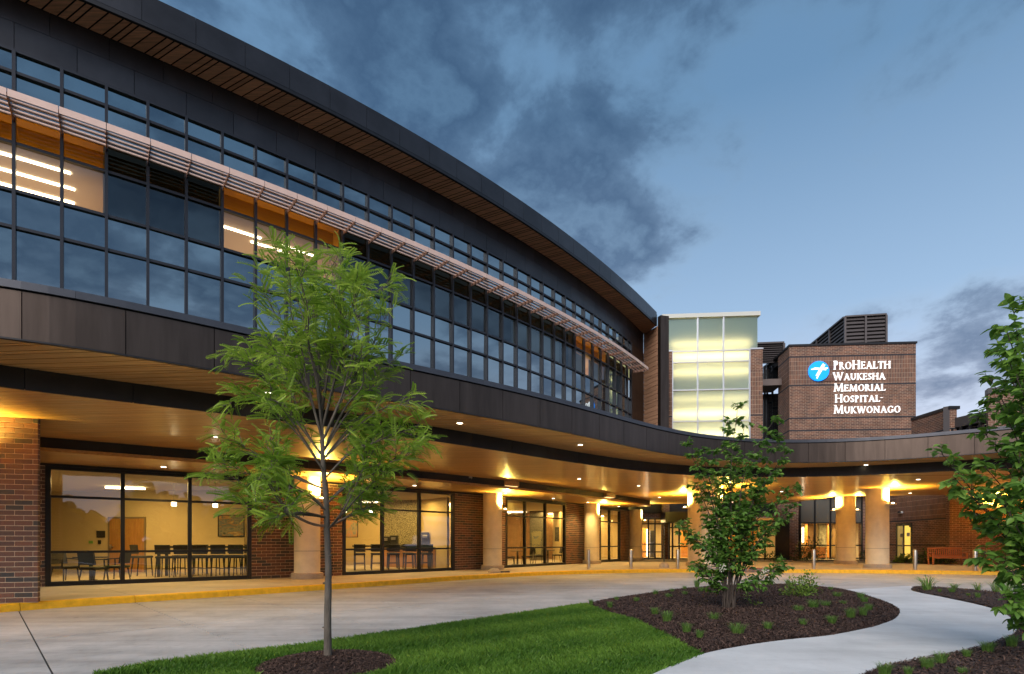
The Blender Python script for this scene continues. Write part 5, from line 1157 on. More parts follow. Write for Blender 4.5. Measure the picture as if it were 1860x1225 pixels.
p = gp(1206, 1031.5); t_ = thing('sign_post', 'thin green sign post on a round concrete base, seen edge on', 'sign', (*p, 0)); smooth_by_angle(MB().lathe([(.24, 0), (.24, .1), (.18, .2), (.05, .27)], (*p, 0), 24).build('base', M_STONEB, t_)); MB().box((p[0], p[1], 1.15), (.045, .03, 1.8)).build('pole', mat('post_green', (.05, .07, .05), .5), t_); MB().box((p[0], p[1] - .03, 1.72), (.06, .008, .42), R(85)).build('plate', M_ALU, t_)
M_TEAK = mat('teak', (.40, .13, .035), .5, var=.2, scale=6, stretch=(1, 1, 6))
bx_, by_ = mq(1721, 29.3); bn = thing('bench', 'reddish teak slatted bench with armrests in front of the lit brick wall', 'bench', (bx_, by_, 0)); bn['_o'] = [0, 0, 0]; bn.rotation_euler = (0, 0, R(-14)); BW = 1.5
for sx in (-1, 1):
    MB().bar((sx * BW / 2, -.25, 0), (sx * BW / 2, -.25, .62), .06, .07).build('leg', M_TEAK, bn); MB().bar((sx * BW / 2, .26, 0), (sx * BW / 2, .34, .92), .06, .07).build('leg', M_TEAK, bn); MB().bar((sx * BW / 2, -.30, .63), (sx * BW / 2, .28, .66), .07, .04).build('armrest', M_TEAK, bn)
sr_ = MB().box((0, -.26, .39), (BW - .07, .03, .07)).build('seat_rail', M_TEAK, bn)
for j in range(6): MB().box((0, -.23 + j * .092, .44), (BW - .08, .075, .03)).build('seat_slat', M_TEAK, sr_)
for z in (.50, .88): bk_ = MB().box((0, .285 + (z - .4) * .09, z), (BW - .07, .035, .08)).build('back_rail', M_TEAK, bn)
for j in range(15): x = -BW / 2 + .1 + j * (BW - .2) / 14; MB().bar((x, .295, .53), (x, .325, .85), .045, .015, (0, 1, 0)).build('back_slat', M_TEAK, bk_)
p = mq(1779, 28.7); t_ = thing('ash_urn', 'beige ash urn with a round belly and a tall neck by the brick wall', 'bin', (*p, 0)); smooth_by_angle(MB().lathe([(.22, 0), (.23, .05), (.23, .3), (.16, .38), (.065, .44), (.06, .95), (.075, .97), (.075, 1.05), (.03, 1.08)], (*p, 0), 26).build('body', mat('urn_beige', (.42, .30, .16), .6), t_)); MB().box((p[0] + .05, p[1] - .06, 1.01), (.06, .03, .03)).build('opening', M_BLACK, t_)
p = gp(898, 1040.3); t_ = thing('sandbag_weight', 'small grey concrete weight lying at the foot of the third column', 'weight', (*p, 0)); smooth_by_angle(MB().lathe([(.26, 0), (.26, .05), (.15, .16), (.05, .18)], (*p, 0), 16).build('weight', M_STONEB, t_)); MB().box((p[0] + .35, p[1], .03), (.5, .12, .06), .1, .01).build('plate', M_COPE, t_)
# ------------------------------------------------------------------ vegetation
def leaf_mat(name, c0, c1, transl=.35, rough=.45):
    m = bpy.data.materials.new(name); m.use_nodes = True; nt = m.node_tree; N = nt.nodes; L = nt.links; b = N['Principled BSDF']; out = N['Material Output']
    at = N.new('ShaderNodeAttribute'); at.attribute_name = 'tone'; sp = N.new('ShaderNodeSeparateColor'); L.new(at.outputs['Color'], sp.inputs[0])
    mx = N.new('ShaderNodeMix'); mx.data_type = 'RGBA'; L.new(sp.outputs[0], mx.inputs['Factor']); mx.inputs['A'].default_value = (*c0, 1); mx.inputs['B'].default_value = (*c1, 1)
    L.new(mx.outputs['Result'], b.inputs['Base Color']); b.inputs['Roughness'].default_value = rough; b.inputs['Specular IOR Level'].default_value = .35
    tr = N.new('ShaderNodeBsdfTranslucent'); L.new(mx.outputs['Result'], tr.inputs[0]); ms = N.new('ShaderNodeMixShader'); ms.inputs[0].default_value = transl
    L.new(b.outputs[0], ms.inputs[1]); L.new(tr.outputs[0], ms.inputs[2]); L.new(ms.outputs[0], out.inputs[0]); return m
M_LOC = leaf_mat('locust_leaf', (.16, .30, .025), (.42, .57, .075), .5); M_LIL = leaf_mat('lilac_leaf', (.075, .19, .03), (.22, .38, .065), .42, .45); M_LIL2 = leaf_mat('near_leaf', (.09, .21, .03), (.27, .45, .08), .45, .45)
M_GRS = leaf_mat('lawn_blade', (.065, .17, .018), (.20, .36, .048), .42, .5); M_TUFT = leaf_mat('tuft_blade', (.09, .20, .035), (.25, .41, .09), .4); M_LILY = leaf_mat('daylily_blade', (.10, .21, .04), (.24, .38, .08), .35); M_LIME = leaf_mat('lime_leaf', (.12, .22, .03), (.26, .38, .06), .35); M_BUSH = leaf_mat('bush_leaf', (.02, .05, .012), (.06, .11, .03), .25)
M_BARK = mat('young_bark', (.115, .095, .075), .85, var=.35, scale=14, bump=.5, bscale=50, stretch=(1, 1, .35)); M_BARK2 = mat('shrub_bark', (.06, .045, .036), .85, var=.3, scale=16, bump=.4, bscale=60, stretch=(1, 1, .3))
def mats_from_dirs(d, up, roll):
    d = d / np.linalg.norm(d, axis=1)[:, None]; y = np.cross(up, d); y /= np.maximum(np.linalg.norm(y, axis=1), 1e-6)[:, None]; z = np.cross(d, y)
    c, s = np.cos(roll)[:, None], np.sin(roll)[:, None]; y2 = y * c + z * s; z2 = -y * s + z * c
    return np.stack([d, y2, z2], 2)
def locust_template(L=.17, n=11):
    tv, tf = [], []
    for i in range(n):
        t = (i + .6) / n; x = L * t; z = -.42 * L * t * t; w = .031 * (1 - .35 * abs(t - .45)); bw = .0048
        for s in (-1, 1):
            b = len(tv); tv += [(x, 0, z), (x + .012 + bw, s * w * .5, z - .003 + bw * .3), (x + .016, s * w, z - .010), (x + .004 - bw, s * w * .55, z - .004)]; tf.append((b, b + 1, b + 2, b + 3))
    b = len(tv); tv += [(L * .98, 0, -.42 * L), (L * 1.05, .006, -.47 * L), (L * 1.12, 0, -.54 * L), (L * 1.05, -.006, -.47 * L)]; tf.append((b, b + 1, b + 2, b + 3))
    return np.array(tv), np.array(tf)
def ovate_template(w=.30, curl=.18, fold=.12):
    tv = []; xs = [0, .14, .38, .65, .87, 1.]; ws = [.02, .62, 1., .78, .36, .0]
    for x, k in zip(xs, ws):
        z = -curl * x * x
        tv += [(x, -w * k, z + fold * k), (x, 0, z), (x, w * k, z + fold * k)]
    tf = []
    for i in range(5):
        for j in range(2): a = i * 3 + j; tf.append((a, a + 1, a + 4, a + 3))
    return np.array(tv), np.array(tf)
def leaves(name, parent, tmpl, P, Dv, size, m, tone=None, up=(0, 0, 1), rolls=.5, off=None):
    P = np.asarray(P, float); Dv = np.asarray(Dv, float); n = len(P)
    Rm = mats_from_dirs(Dv, np.tile(np.array(up, float), (n, 1)) + RNG.normal(0, .05, (n, 3)), RNG.normal(0, rolls, n))
    S = np.asarray(size).reshape(-1, 1) * np.ones((n, 1)); V, Fc = scatter(tmpl[0], tmpl[1], Rm, S, P - (np.array(off) if off is not None else 0))
    if tone is None: tone = RNG.random(n)
    o = big_mesh(name, V, Fc, m, parent, col=np.repeat(tone, len(tmpl[0]))); return o
def resample(pts, n):
    p = np.array(dens(pts, 8) if len(pts) > 2 else pts, float) if len(pts[0]) == 2 else None
    q = np.array([np.array(v) for v in pts], float); d = np.concatenate([[0], np.cumsum(np.linalg.norm(np.diff(q, axis=0), axis=1))]); t = np.linspace(0, d[-1], n)
    return np.stack([np.interp(t, d, q[:, k]) for k in range(q.shape[1])], 1), d[-1]
def smooth3(pts, n=14):
    q = np.array([np.array(v) for v in pts], float); out = []
    for i in range(len(q) - 1):
        p0, p1, p2, p3 = q[max(i - 1, 0)], q[i], q[i + 1], q[min(i + 2, len(q) - 1)]
        for t in np.linspace(0, 1, 6, endpoint=False): out.append(.5 * (2 * p1 + (p2 - p0) * t + (2 * p0 - 5 * p1 + 4 * p2 - p3) * t * t + (3 * p1 - p0 - 3 * p2 + p3) * t ** 3))
    out.append(q[-1]); return resample(out, n)[0]
# --- young tree on the lawn
TB = gp(596, 1208.5); TD = TB[1]
tree = thing('young_tree', 'young feathery leaved green tree standing alone in a mulch ring on the lawn', 'tree', (TB[0], TB[1], 0))
def P3(x, y, dd=0.): D = TD + dd; y = y + max(0, 720 - y) * .11; x = 592 + (x - 592) * .90; return np.array([(x - CX) / F * D, D, CH + (HY - y) / F * D])
trunk = smooth3([P3(596, 1212), P3(595.5, 1120), P3(597, 1040), P3(594, 960), P3(592, 900), P3(586, 840), P3(584, 780), P3(580, 700), P3(577, 620)], 26)
wood = MB()
rad = np.interp(np.linspace(0, 1, 26), [0, .03, .1, .5, .7, 1], [.047, .040, .036, .028, .02, .007])
wood.tube([tuple(p) for p in trunk], list(rad), 10)
for y in (1195, 1140, 1060, 1010): p = P3(596, y); a_ = RNG.random() * 6; wood.tube([(p[0], p[1], p[2]), (p[0] + .045 * math.cos(a_), p[1] - .03, p[2] + .005)], [.016, .006], 6)
br = [
 [(585, 800), (560, 722), (540, 672), (518, 610), (486, 545), (468, 500)], [(584, 780), (572, 690), (556, 610), (540, 540), (510, 470), (500, 440)], [(582, 760), (594, 690), (602, 620), (606, 540), (618, 470), (622, 437)],
 [(584, 780), (612, 690), (640, 610), (660, 550), (690, 510), (712, 492)], [(586, 800), (625, 725), (662, 655), (690, 610), (712, 560)], [(587, 820), (640, 745), (695, 690), (728, 650)], [(583, 740), (575, 640), (560, 560), (560, 500), (545, 470)], [(583, 750), (600, 650), (640, 560), (650, 500)],
 [(590, 860), (545, 800), (490, 748), (440, 722), (405, 728)], [(590, 870), (640, 825), (700, 800), (745, 785), (776, 797)], [(560, 725), (510, 665), (455, 628), (410, 633)], [(592, 890), (530, 868), (470, 835), (415, 805), (398, 800)],
 [(596, 957), (560, 950), (500, 925), (450, 893), (405, 868), (382, 850)], [(596, 962), (630, 930), (665, 895), (705, 860), (748, 832)], [(595, 930), (555, 900), (500, 880), (440, 862), (390, 845)], [(594, 915), (640, 880), (690, 860), (735, 830), (765, 810)], [(596, 958), (645, 935), (690, 918), (712, 905)], [(594, 940), (540, 935), (480, 935), (430, 915)], [(586, 830), (540, 775), (480, 700), (440, 660)], [(586, 835), (650, 780), (700, 745), (750, 735)]]
LP, LD = [], []
def twigleaf(p, d, n, ln):
    """short twig with alternate drooping leaves"""
    d = d / np.linalg.norm(d); q = p.copy(); pts = [tuple(q)]
    for k in range(n):
        d = d + RNG.normal(0, .12, 3) + np.array([0, 0, .03]); d /= np.linalg.norm(d); q = q + d * ln / n; pts.append(tuple(q))
        side = np.cross(d, [0, 0, 1.]); side /= max(np.linalg.norm(side), .1); s = 1 if k % 2 else -1
        LP.append(q.copy()); LD.append(d * .6 + side * s * .8 + np.array([0, 0, RNG.uniform(-.35, .45)]) + RNG.normal(0, .2, 3))
    LP.append(q.copy()); LD.append(d + np.array([0, 0, -.15]))
    wood.tube(pts, [.0035] * (len(pts) - 1) + [.0015], 4, False)
for rep in range(3):
    for bi, b in enumerate(br):
        dd1 = RNG.uniform(-.55, .55) if rep == 0 else RNG.choice([-1, 1]) * RNG.uniform(.25, .95); m = len(b)
        xs = [x if rep == 0 else 588 + (x - 588) * (1 - .45 * (k / (m - 1))) + RNG.normal(0, 8) * k / m for k, (x, y) in enumerate(b)]
        ys = [y if rep == 0 else y + RNG.normal(0, 10) * k / m for k, (x, y) in enumerate(b)]
        pts = smooth3([P3(x, y, dd1 * (k / (m - 1))) for k, (x, y) in enumerate(zip(xs, ys))], 16)
        r0_ = .013 if bi < 8 else .010
        wood.tube([tuple(p) for p in pts], list(np.linspace(r0_, .003, 16)), 6, False)
        for k in range(4, 16):
            tdir = pts[min(k + 1, 15)] - pts[k - 1]; tdir /= np.linalg.norm(tdir)
            for _ in range(2 if k > 6 else 1):
                if RNG.random() < (.18 if rep == 0 else .60): continue
                side = RNG.normal(0, 1, 3); side -= tdir * side.dot(tdir); side /= np.linalg.norm(side)
                twigleaf(pts[k] + RNG.normal(0, .01, 3), tdir * .7 + side * .8 + np.array([0, 0, .25]), RNG.integers(3, 6), RNG.uniform(.10, .22))
        twigleaf(pts[-1], pts[-1] - pts[-2], 4, .16)
o = wood.build('trunk', M_BARK, tree); smooth_by_angle(o, 60)
LP_, LD_ = np.array(LP), np.array(LD)
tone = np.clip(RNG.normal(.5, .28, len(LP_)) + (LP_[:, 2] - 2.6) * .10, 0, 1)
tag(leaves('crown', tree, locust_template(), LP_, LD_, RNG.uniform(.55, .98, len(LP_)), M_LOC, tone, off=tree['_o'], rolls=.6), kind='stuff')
# ring of mulch round the trunk
def chips(P, zf, s=1.):
    n = len(P); a = RNG.random(n) * 6.283; ln = RNG.uniform(.012, .045, n) * s; wd = RNG.uniform(.004, .010, n) * s
    tv = np.array([(-.5, -.5, 0), (.5, -.35, .0), (.5, .5, 0), (-.4, .4, 0)]); Rm = rotz_arr(a); tilt = RNG.normal(0, .45, n); til2 = RNG.normal(0, .35, n)
    V = tv[None] * np.stack([ln, wd, wd], 1)[:, None, :]; V[:, :, 2] = V[:, :, 0] * np.sin(tilt)[:, None] + V[:, :, 1] * np.sin(til2)[:, None]
    V = np.einsum('nij,nkj->nki', Rm, V) + np.stack([P[:, 0], P[:, 1], zf + RNG.uniform(.003, .02, n)], 1)[:, None, :]
    return V.reshape(-1, 3), np.arange(n * 4).reshape(-1, 4), np.repeat(np.clip(RNG.gamma(1.6, .17, n), 0, 1), 4)
M_CHIP = leaf_mat('mulch_chip', (.030, .016, .012), (.20, .12, .09), .0, .9)
RR = .66
def ringz(P): r = np.hypot(P[:, 0] - TB[0], P[:, 1] - TB[1]); return .085 * np.clip(1 - (r / RR) ** 2, 0, 1)
rg = MB(); nr, na = 6, 40; v = [(TB[0], TB[1], .085)]
for i in range(1, nr + 1):
    r = RR * i / nr
    for k in range(na): a = 2 * math.pi * k / na; rr = r * (1 + .05 * math.sin(3 * a) + .03 * math.sin(7 * a + 1)); v.append((TB[0] + rr * math.cos(a), TB[1] + rr * math.sin(a), .085 * (1 - (i / nr) ** 2) - (.03 if i == nr else 0)))
f = [(0, 1 + k, 1 + (k + 1) % na) for k in range(na)] + [(1 + (i - 1) * na + k, 1 + i * na + k, 1 + i * na + (k + 1) % na, 1 + (i - 1) * na + (k + 1) % na) for i in range(1, nr) for k in range(na)]
rg.add(v, f); ring = struct('mulch_ring', rg, M_MULCH)
a = RNG.random(9000) * 6.283; r = RR * np.sqrt(RNG.random(9000)); PR = np.stack([TB[0] + r * np.cos(a), TB[1] + r * np.sin(a)], 1)
V, Fc, tn_ = chips(PR, ringz(PR)); tag(big_mesh('mulch', V, Fc, M_CHIP, col=tn_), 'dark brown bark mulch heaped round the young tree', 'mulch', kind='stuff')
# bark mulch in the two beds
def in_poly_pts(poly, n, box, dist_bias=True):
    out = []
    while sum(len(q) for q in out) < n:
        P = np.stack([RNG.uniform(box[0], box[1], n * 2), RNG.uniform(box[2], box[3], n * 2)], 1)
        if dist_bias: P = P[RNG.random(len(P)) < np.clip((6. / P[:, 1]) ** 1.6, 0, 1)]
        out.append(P[inside(poly, P)])
    return np.concatenate(out)[:n]
def bedz(poly, P, h): return h * np.clip(edge_dist(poly, P) / .9, 0, 1) ** .6
def mound(name, poly, h, box, step=.14):
    gx = np.arange(box[0], box[1], step); gy = np.arange(box[2], box[3], step); X, Y = np.meshgrid(gx, gy); P = np.stack([X.ravel(), Y.ravel()], 1); ins = inside(poly, P)
    z = np.where(ins, bedz(poly, P, h) + .012 * np.sin(P[:, 0] * 9.1 + 2 * np.sin(P[:, 1] * 4)) * np.sin(P[:, 1] * 7.3), -.06); W = len(gx)
    idx = np.arange(len(P)).reshape(len(gy), W); Fq = np.stack([idx[:-1, :-1], idx[:-1, 1:], idx[1:, 1:], idx[1:, :-1]], -1).reshape(-1, 4); keep = ins[Fq].all(1)
    o = big_mesh(name, np.stack([P[:, 0], P[:, 1], z], 1), Fq[keep], M_MULCH); o['kind'] = 'structure'; o.data.polygons.foreach_set('use_smooth', [True] * len(o.data.polygons)); return o
mound('mulch_bed_surface', bed1_poly, .09, (1, 11, 5.5, 16)); mound('mulch_bed_surface', bed2_poly, .07, (2, 16, 3.6, 15.5))
for poly, n, box, h, lb in ((bed1_poly, 90000, (1.2, 10.5, 5.8, 15.8), .09, 'dark brown bark mulch covering the bed round the leafy shrub'), (bed2_poly, 55000, (2.5, 12, 4.2, 15), .07, 'dark brown bark mulch covering the bed right of the footpath')):
    P = in_poly_pts(poly, n, box); V, Fc, tn_ = chips(P, bedz(poly, P, h), 1.25); tag(big_mesh('mulch', V, Fc, M_CHIP, col=tn_), lb, 'mulch', kind='stuff')
# lawn of single blades
lawn_poly = [q for q in LE] + LB[1:] + [gp(1194, 1223), (.25, 3.6), (-.55, 2.2), (-5.5, 2.2)]
lawn_poly = [q for q in lawn_poly if q[1] > 1.8]
P = in_poly_pts(lawn_poly, 210000, (-6.5, 2.4, 4.2, 11), False); r = np.hypot(P[:, 0] - TB[0], P[:, 1] - TB[1]); P = P[r > RR * (.98 + .05 * RNG.random(len(P)))]; n = len(P)
stripe = .5 + .5 * np.sin((P[:, 0] * .55 - P[:, 1] * .83) * 2 * math.pi / 1.15 + .8 * np.sin(P[:, 0] * 1.3))
patch = .5 + .3 * np.sin(P[:, 0] * 2.1 + np.sin(P[:, 1] * 1.7) * 1.5) * np.sin(P[:, 1] * 1.9 + .5)
H = RNG.uniform(.035, .075, n) * (.85 + .3 * patch); a = RNG.random(n) * 6.283; W = RNG.uniform(.0028, .0052, n); lean = RNG.normal(.35, .3, n) * H; la_ = RNG.normal(0, 1.6, n) + (stripe > .5) * math.pi
bx2 = np.cos(a) * W; by2 = np.sin(a) * W; lx, ly = np.cos(la_) * lean, np.sin(la_) * lean; z0 = -.02
mid = np.stack([P[:, 0] + lx * .35, P[:, 1] + ly * .35, z0 + H * .62], 1)
V = np.stack([np.stack([P[:, 0] - bx2, P[:, 1] - by2, np.full(n, z0)], 1), np.stack([P[:, 0] + bx2, P[:, 1] + by2, np.full(n, z0)], 1), mid + np.stack([bx2 * .7, by2 * .7, bx2 * 0], 1), np.stack([P[:, 0] + lx, P[:, 1] + ly, z0 + H], 1), ], 1)
p2 = .5 + .5 * np.sin(P[:, 0] * 5.3 + 2.1 * np.sin(P[:, 1] * 3.1)) * np.sin(P[:, 1] * 4.7 + 1.3 * np.sin(P[:, 0] * 2.3)); tone = np.clip(RNG.normal(.40, .26, n) + (stripe - .5) * .55 + (patch - .5) * .5 + (p2 - .5) * .25, 0, 1)
tag(big_mesh('grass', V.reshape(-1, 3), np.arange(n * 4).reshape(-1, 4), M_GRS, col=np.repeat(tone, 4)), 'short mown green lawn grass beside the drive', 'grass', kind='stuff')
# --- multi stemmed leafy shrub
def shrub(name, label, base, tips, lsize, nl, m, bark, depth, stem_r, seed_spread=.16, zb=.05, twig=.3, tail=.5, flowers=()):
    t_ = thing(name, label, 'shrub', (base[0], base[1], zb)); D0 = base[1]; wd_ = MB(); P_, D_ = [], []
    def Q(x, y, dd): return np.array([(x - CX) / F * (D0 + dd), D0 + dd, CH + (HY - y) / F * (D0 + dd)])
    b0 = np.array([base[0], base[1], zb])
    for x, y in tips:
        dd = RNG.uniform(-depth, depth); tip = Q(x, y, dd); st_ = b0 + np.array([RNG.normal(0, .05), RNG.normal(0, .05), -.03]); h = tip[2] - zb
        m1 = st_ + (tip - st_) * np.array([.22, .25, .38]) + RNG.normal(0, .03, 3); m2 = st_ + (tip - st_) * np.array([.55, .6, .72]) + RNG.normal(0, .05, 3)
        pts = smooth3([st_, m1, m2, tip], 16); wd_.tube([tuple(p) for p in pts], list(np.linspace(stem_r * RNG.uniform(.7, 1.15), .004, 16)), 7, False)
        for k in range(int(16 * (1 - tail)), 16):
            td_ = pts[min(k + 1, 15)] - pts[k - 1]; td_ /= np.linalg.norm(td_)
            for _ in range(nl):
                sd_ = RNG.normal(0, 1, 3); sd_ -= td_ * sd_.dot(td_); sd_ /= np.linalg.norm(sd_); d = td_ * .5 + sd_ + np.array([0, 0, .2]); d /= np.linalg.norm(d)
                ln = RNG.uniform(.4, 1.) * twig * (1.15 - .5 * k / 15); q = pts[k].copy(); tw_ = [tuple(q)]; ns = 4
                for j in range(ns):
                    d = d + RNG.normal(0, .15, 3) + np.array([0, 0, .04]); d /= np.linalg.norm(d); q = q + d * ln / ns; tw_.append(tuple(q))
                    s_ = np.cross(d, [0, 0, 1.]); s_ /= max(np.linalg.norm(s_), .1)
                    for sg in (-1, 1):
                        if RNG.random() < .2: continue
                        P_.append(q.copy()); D_.append(d * .5 + s_ * sg * .9 + np.array([0, 0, RNG.uniform(-.75, .05)]) + RNG.normal(0, .22, 3))
                P_.append(q.copy()); D_.append(d + np.array([0, 0, -.5])); wd_.tube(tw_, [.004, .0035, .003, .0025, .0015], 4, False)
    o = wd_.build('stems', bark, t_); smooth_by_angle(o, 60); P_ = np.array(P_); D_ = np.array(D_)
    tone = np.clip(RNG.normal(.4, .25, len(P_)) + (P_[:, 2] - P_[:, 2].mean()) * .08, 0, 1)
    tag(leaves('crown', t_, ovate_template(), P_, D_, RNG.uniform(.7, 1.15, len(P_)) * lsize, m, tone, off=t_['_o'], rolls=.45), kind='stuff')
    for x, y in flowers:
        c_ = Q(x, y, -.3); mb = MB()
        for _ in range(26): p = c_ + RNG.normal(0, .028, 3) * np.array([1, 1, 1.5]); mb.lathe([(.004, -.008), (.011, 0), (.004, .008)], tuple(p), 5)
        mb.build('blossom', mat('white_blossom', (.72, .68, .55), .7), t_)['kind'] = 'stuff'
    return t_
SB = gp(1324, 1108.5, .06)
shrub('leafy_shrub', 'multi stemmed leafy shrub in the mulch bed in front of the entrance columns', SB, [(1340, 742), (1322, 770), (1352, 775), (1405, 765), (1412, 800), (1248, 812), (1275, 822), (1425, 822), (1447, 892), (1436, 925), (1238, 955), (1256, 985), (1268, 1030), (1422, 1030), (1367, 832), (1296, 826), (1266, 885), (1405, 950), (1380, 880), (1320, 860), (1400, 860), (1290, 950), (1350, 930)], .088, 4, M_LIL, M_BARK2, .5, .014, flowers=((1388, 1041), (1312, 1032)), twig=.24, tail=.62)
NB = (5.75, 5.75)
shrub('leafy_shrub', 'large leaved shrub close to the camera at the right edge of the picture', NB, [(1712, 826), (1735, 870), (1775, 765), (1830, 740), (1800, 690), (1842, 570), (1812, 640), (1850, 640), (1770, 930), (1815, 905), (1790, 850), (1840, 820), (1845, 960), (1790, 1010), (1830, 1095), (1850, 1040), (1870, 700), (1828, 600), (1848, 690), (1815, 730), (1862, 610), (1835, 660), (1900, 560), (1930, 640), (1960, 760), (1900, 850), (1980, 900), (1920, 980), (2050, 700), (2060, 850)], .10, 3, M_LIL2, M_BARK2, .6, .011, twig=.26, tail=.5)
# --- ornamental grass tufts and day lilies
def tuft_mesh(name, n, h, w, spread, m, bend):
    a = RNG.random(n) * 6.283; r = RNG.random(n) ** .5 * .045 * spread; ba = a + RNG.normal(0, .5, n); H = h * RNG.uniform(.55, 1., n); out = np.abs(RNG.normal(bend, bend * .5, n)) * H; W = w * RNG.uniform(.6, 1.2, n)
    V = []; F4 = []
    for i in range(n):
        b0 = np.array([math.cos(a[i]) * r[i], math.sin(a[i]) * r[i], -.02]); o_ = np.array([math.cos(ba[i]), math.sin(ba[i]), 0]); s_ = np.array([-o_[1], o_[0], 0]) * W[i]
        ps = [b0, b0 + o_ * out[i] * .25 + np.array([0, 0, H[i] * .6]), b0 + o_ * out[i] * .7 + np.array([0, 0, H[i] * .95]), b0 + o_ * out[i] * 1.15 + np.array([0, 0, H[i] * (1.0 - .25 * bend)])]
        k = len(V)
        for p, q in zip(ps, (1, .85, .55, .08)): V += [p - s_ * q, p + s_ * q]
        for j in range(3): F4.append((k + 2 * j, k + 2 * j + 1, k + 2 * j + 3, k + 2 * j + 2))
    me_o = big_mesh(name, np.array(V), F4, m, col=np.repeat(RNG.random(n), 8)); return me_o
tuft_src = [tuft_mesh('blades', 190, .165, .0021, 1.2, M_TUFT, .45) for _ in range(3)]; lily_src = [tuft_mesh('blades', 70, .34, .007, 1.8, M_LILY, .85) for _ in range(2)]
def plant(src, name, label, cat, x, y, z, group, sc=1.):
    p = gp(x, y, z); t_ = thing(name, label, cat, (*p, z), group); o = src.copy(); COL.objects.link(o); o.parent = t_; o.rotation_euler = (0, 0, RNG.random() * 6.28); s_ = sc * RNG.uniform(.6, 1.2); o.scale = (s_, s_, s_ * RNG.uniform(.8, 1.2)); return t_
c4 = lambda u, v: (1060 + u / 4.4286, 1040 + v / 4.4286); c7 = lambda u, v: (1100 + u / 2.447, 800 + v / 2.447)
t1 = [c4(*q) for q in ((60, 250), (265, 225), (213, 275), (425, 245), (578, 182), (712, 158), (683, 210), (812, 135), (815, 190), (912, 110), (942, 165), (575, 340), (672, 390), (830, 475), (935, 520), (1048, 395), (1237, 490), (1482, 458), (1728, 325), (1765, 425), (1850, 300))] + [c7(*q) for q in ((925, 752), (978, 745), (1005, 812), (1057, 735), (1030, 700), (1090, 788), (1145, 778), (1170, 755), (1150, 722), (1135, 702), (1000, 667))]
for k, (x, y) in enumerate(t1): plant(tuft_src[k % 3], 'grass_tuft', 'small green ornamental grass tuft in the mulch bed round the leafy shrub', 'grass tuft', x, y, .06, 'grass tufts in the left bed')
for k, (x, y) in enumerate([c7(*q) for q in ((1490, 985), (1605, 958), (1700, 935), (1805, 912), (1345, 1038), (1585, 1042), (1240, 1040), (1430, 1010))] + [c7(*q) for q in ((1540, 676), (1612, 690), (1655, 698), (1485, 672))]): plant(tuft_src[k % 3], 'grass_tuft', 'small green ornamental grass tuft in the mulch bed right of the footpath', 'grass tuft', x, y, .05, 'grass tufts in the right bed', .8)
for k, (u, v_) in enumerate(((1430, 664), (1550, 660), (1655, 668), (1735, 672), (1790, 672))): plant(lily_src[k % 2], 'day_lily', ('leftmost', 'second', 'third', 'fourth', 'rightmost')[k] + ' arching day lily clump along the drive edge of the right bed', 'plant', *c7(u, v_), .04, 'day lilies', .95)
for k, (u, v_) in enumerate(((670, 645), (730, 640), (810, 640))): plant(lily_src[k % 2], 'day_lily', ('left', 'middle', 'right')[k] + ' arching day lily clump just behind the leafy shrub', 'plant', *c7(u, v_), .04, 'day lilies', .9)
# --- low bushes
def bush(label, base, rx, h, n, ls, m, zb=.04, name='low_bush'):
    t_ = thing(name, label, 'bush', (*base, zb)); P = RNG.normal(0, 1, (n, 3)); P /= np.linalg.norm(P, axis=1)[:, None]; P *= (RNG.random(n) ** .4)[:, None]; P[:, 2] = np.abs(P[:, 2]); D = P * np.array([1, 1, .6]) + RNG.normal(0, .4, (n, 3)) + np.array([0, 0, .2])
    lump = 1 + .22 * np.sin(P[:, 0] * 5 + P[:, 1] * 4) ; Pw = P * np.array([rx, rx, h]) * lump[:, None] + np.array([*base, zb]); w_ = MB()
    for _ in range(9): q = Pw[RNG.integers(n)]; w_.tube([(base[0], base[1], zb - .03), tuple((q + np.array([*base, zb])) / 2 + np.array([0, 0, .05])), tuple(q)], [.01, .007, .003], 5, False)
    w_.build('stems', M_BARK2, t_); tag(leaves('foliage', t_, ovate_template(.28), Pw, D, RNG.uniform(.6, 1.2, n) * ls, m, off=t_['_o']), kind='stuff'); return t_
bush('lime green leafy bush in the mulch bed right of the leafy shrub', gp(1447, 1086, .05), .30, .42, 420, .065, M_LIME); bush('smaller lime green bush beside the day lilies behind the mulch', gp(1466, 1080, .05), .26, .5, 320, .065, M_LIME)
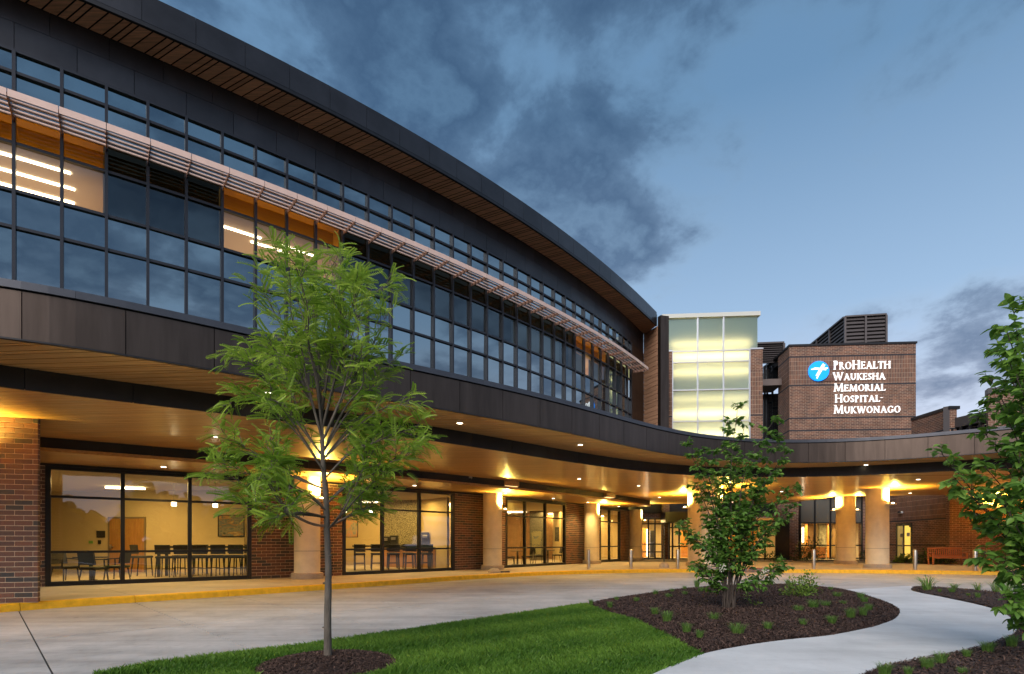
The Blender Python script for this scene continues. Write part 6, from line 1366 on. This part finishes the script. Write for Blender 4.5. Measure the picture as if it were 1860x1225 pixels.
bush('dark green maple like bush in front of the window wall', (18.6, 35.2), .95, 1.35, 700, .13, M_BUSH); bush('small dark bush between the far column and the window wall pier', (22.4, 35.3), .5, .8, 300, .12, M_BUSH)
bush('low dark bush left of the window wall by the brick pier', (16.6, 35.6), .55, .5, 240, .11, M_BUSH); bush('pale green hosta below the side door', (22.7, 32.6), .42, .38, 160, .2, M_LIME); bush('dark green bush behind the bollard left of the bench', (22.9, 31.0), .7, .75, 420, .12, M_BUSH); bush('dark green bush behind the teak bench', (23.3, 30.1), .5, .55, 300, .11, M_BUSH)
for k, (x, y) in enumerate(((1359, 1101), (1376, 1105), (1312 + 45, 1087))): bush(('tiny lime seedling right of the shrub stems', 'small lime seedling in the mulch below the lime bush', 'tiny seedling behind the shrub stems')[k], gp(x, y, .06), .06, .14, 26, .05, M_LIME, .06, 'seedling')
# planting soil strips by the walls
struct('planting_strip', MB().prism([mq(1440, 36.6), mq(1575, 36.4), mq(1575, 37.9), mq(1440, 37.9)], -.01, .03), M_MULCH); struct('planting_strip', MB().prism([(22.3, 33.4), (22.5, 29.9), (23.7, 30.2), (24.2, 33.4)], -.01, .03), M_MULCH)
# --- woodland behind the camera, seen only in the window reflections
def wood_line():
    n = 9000; a = RNG.uniform(R(150), R(390), n); r = RNG.uniform(60, 78, n); hmax = 7.5 + 3.2 * np.sin(a * 9) + 2.2 * np.sin(a * 23 + 1) + 1.2 * np.sin(a * 51); z = RNG.random(n) ** .6 * hmax
    P = np.stack([np.cos(a) * r, np.sin(a) * r, z], 1); P = P[P[:, 1] < 6]; n = len(P)
    tv, tf = ovate_template(.5); Rm = mats_from_dirs(RNG.normal(0, 1, (n, 3)), np.tile([0, 0, 1.], (n, 1)), RNG.random(n) * 6); V, Fc = scatter(tv, tf, Rm, RNG.uniform(1.6, 3.2, (n, 1)), P)
    tag(big_mesh('far_woodland', V, Fc, M_BUSH, col=np.repeat(RNG.random(n), len(tv))), 'distant dark tree line across the grounds', 'woodland', kind='stuff')
wood_line()
for o_ in tuft_src + lily_src: bpy.data.objects.remove(o_)
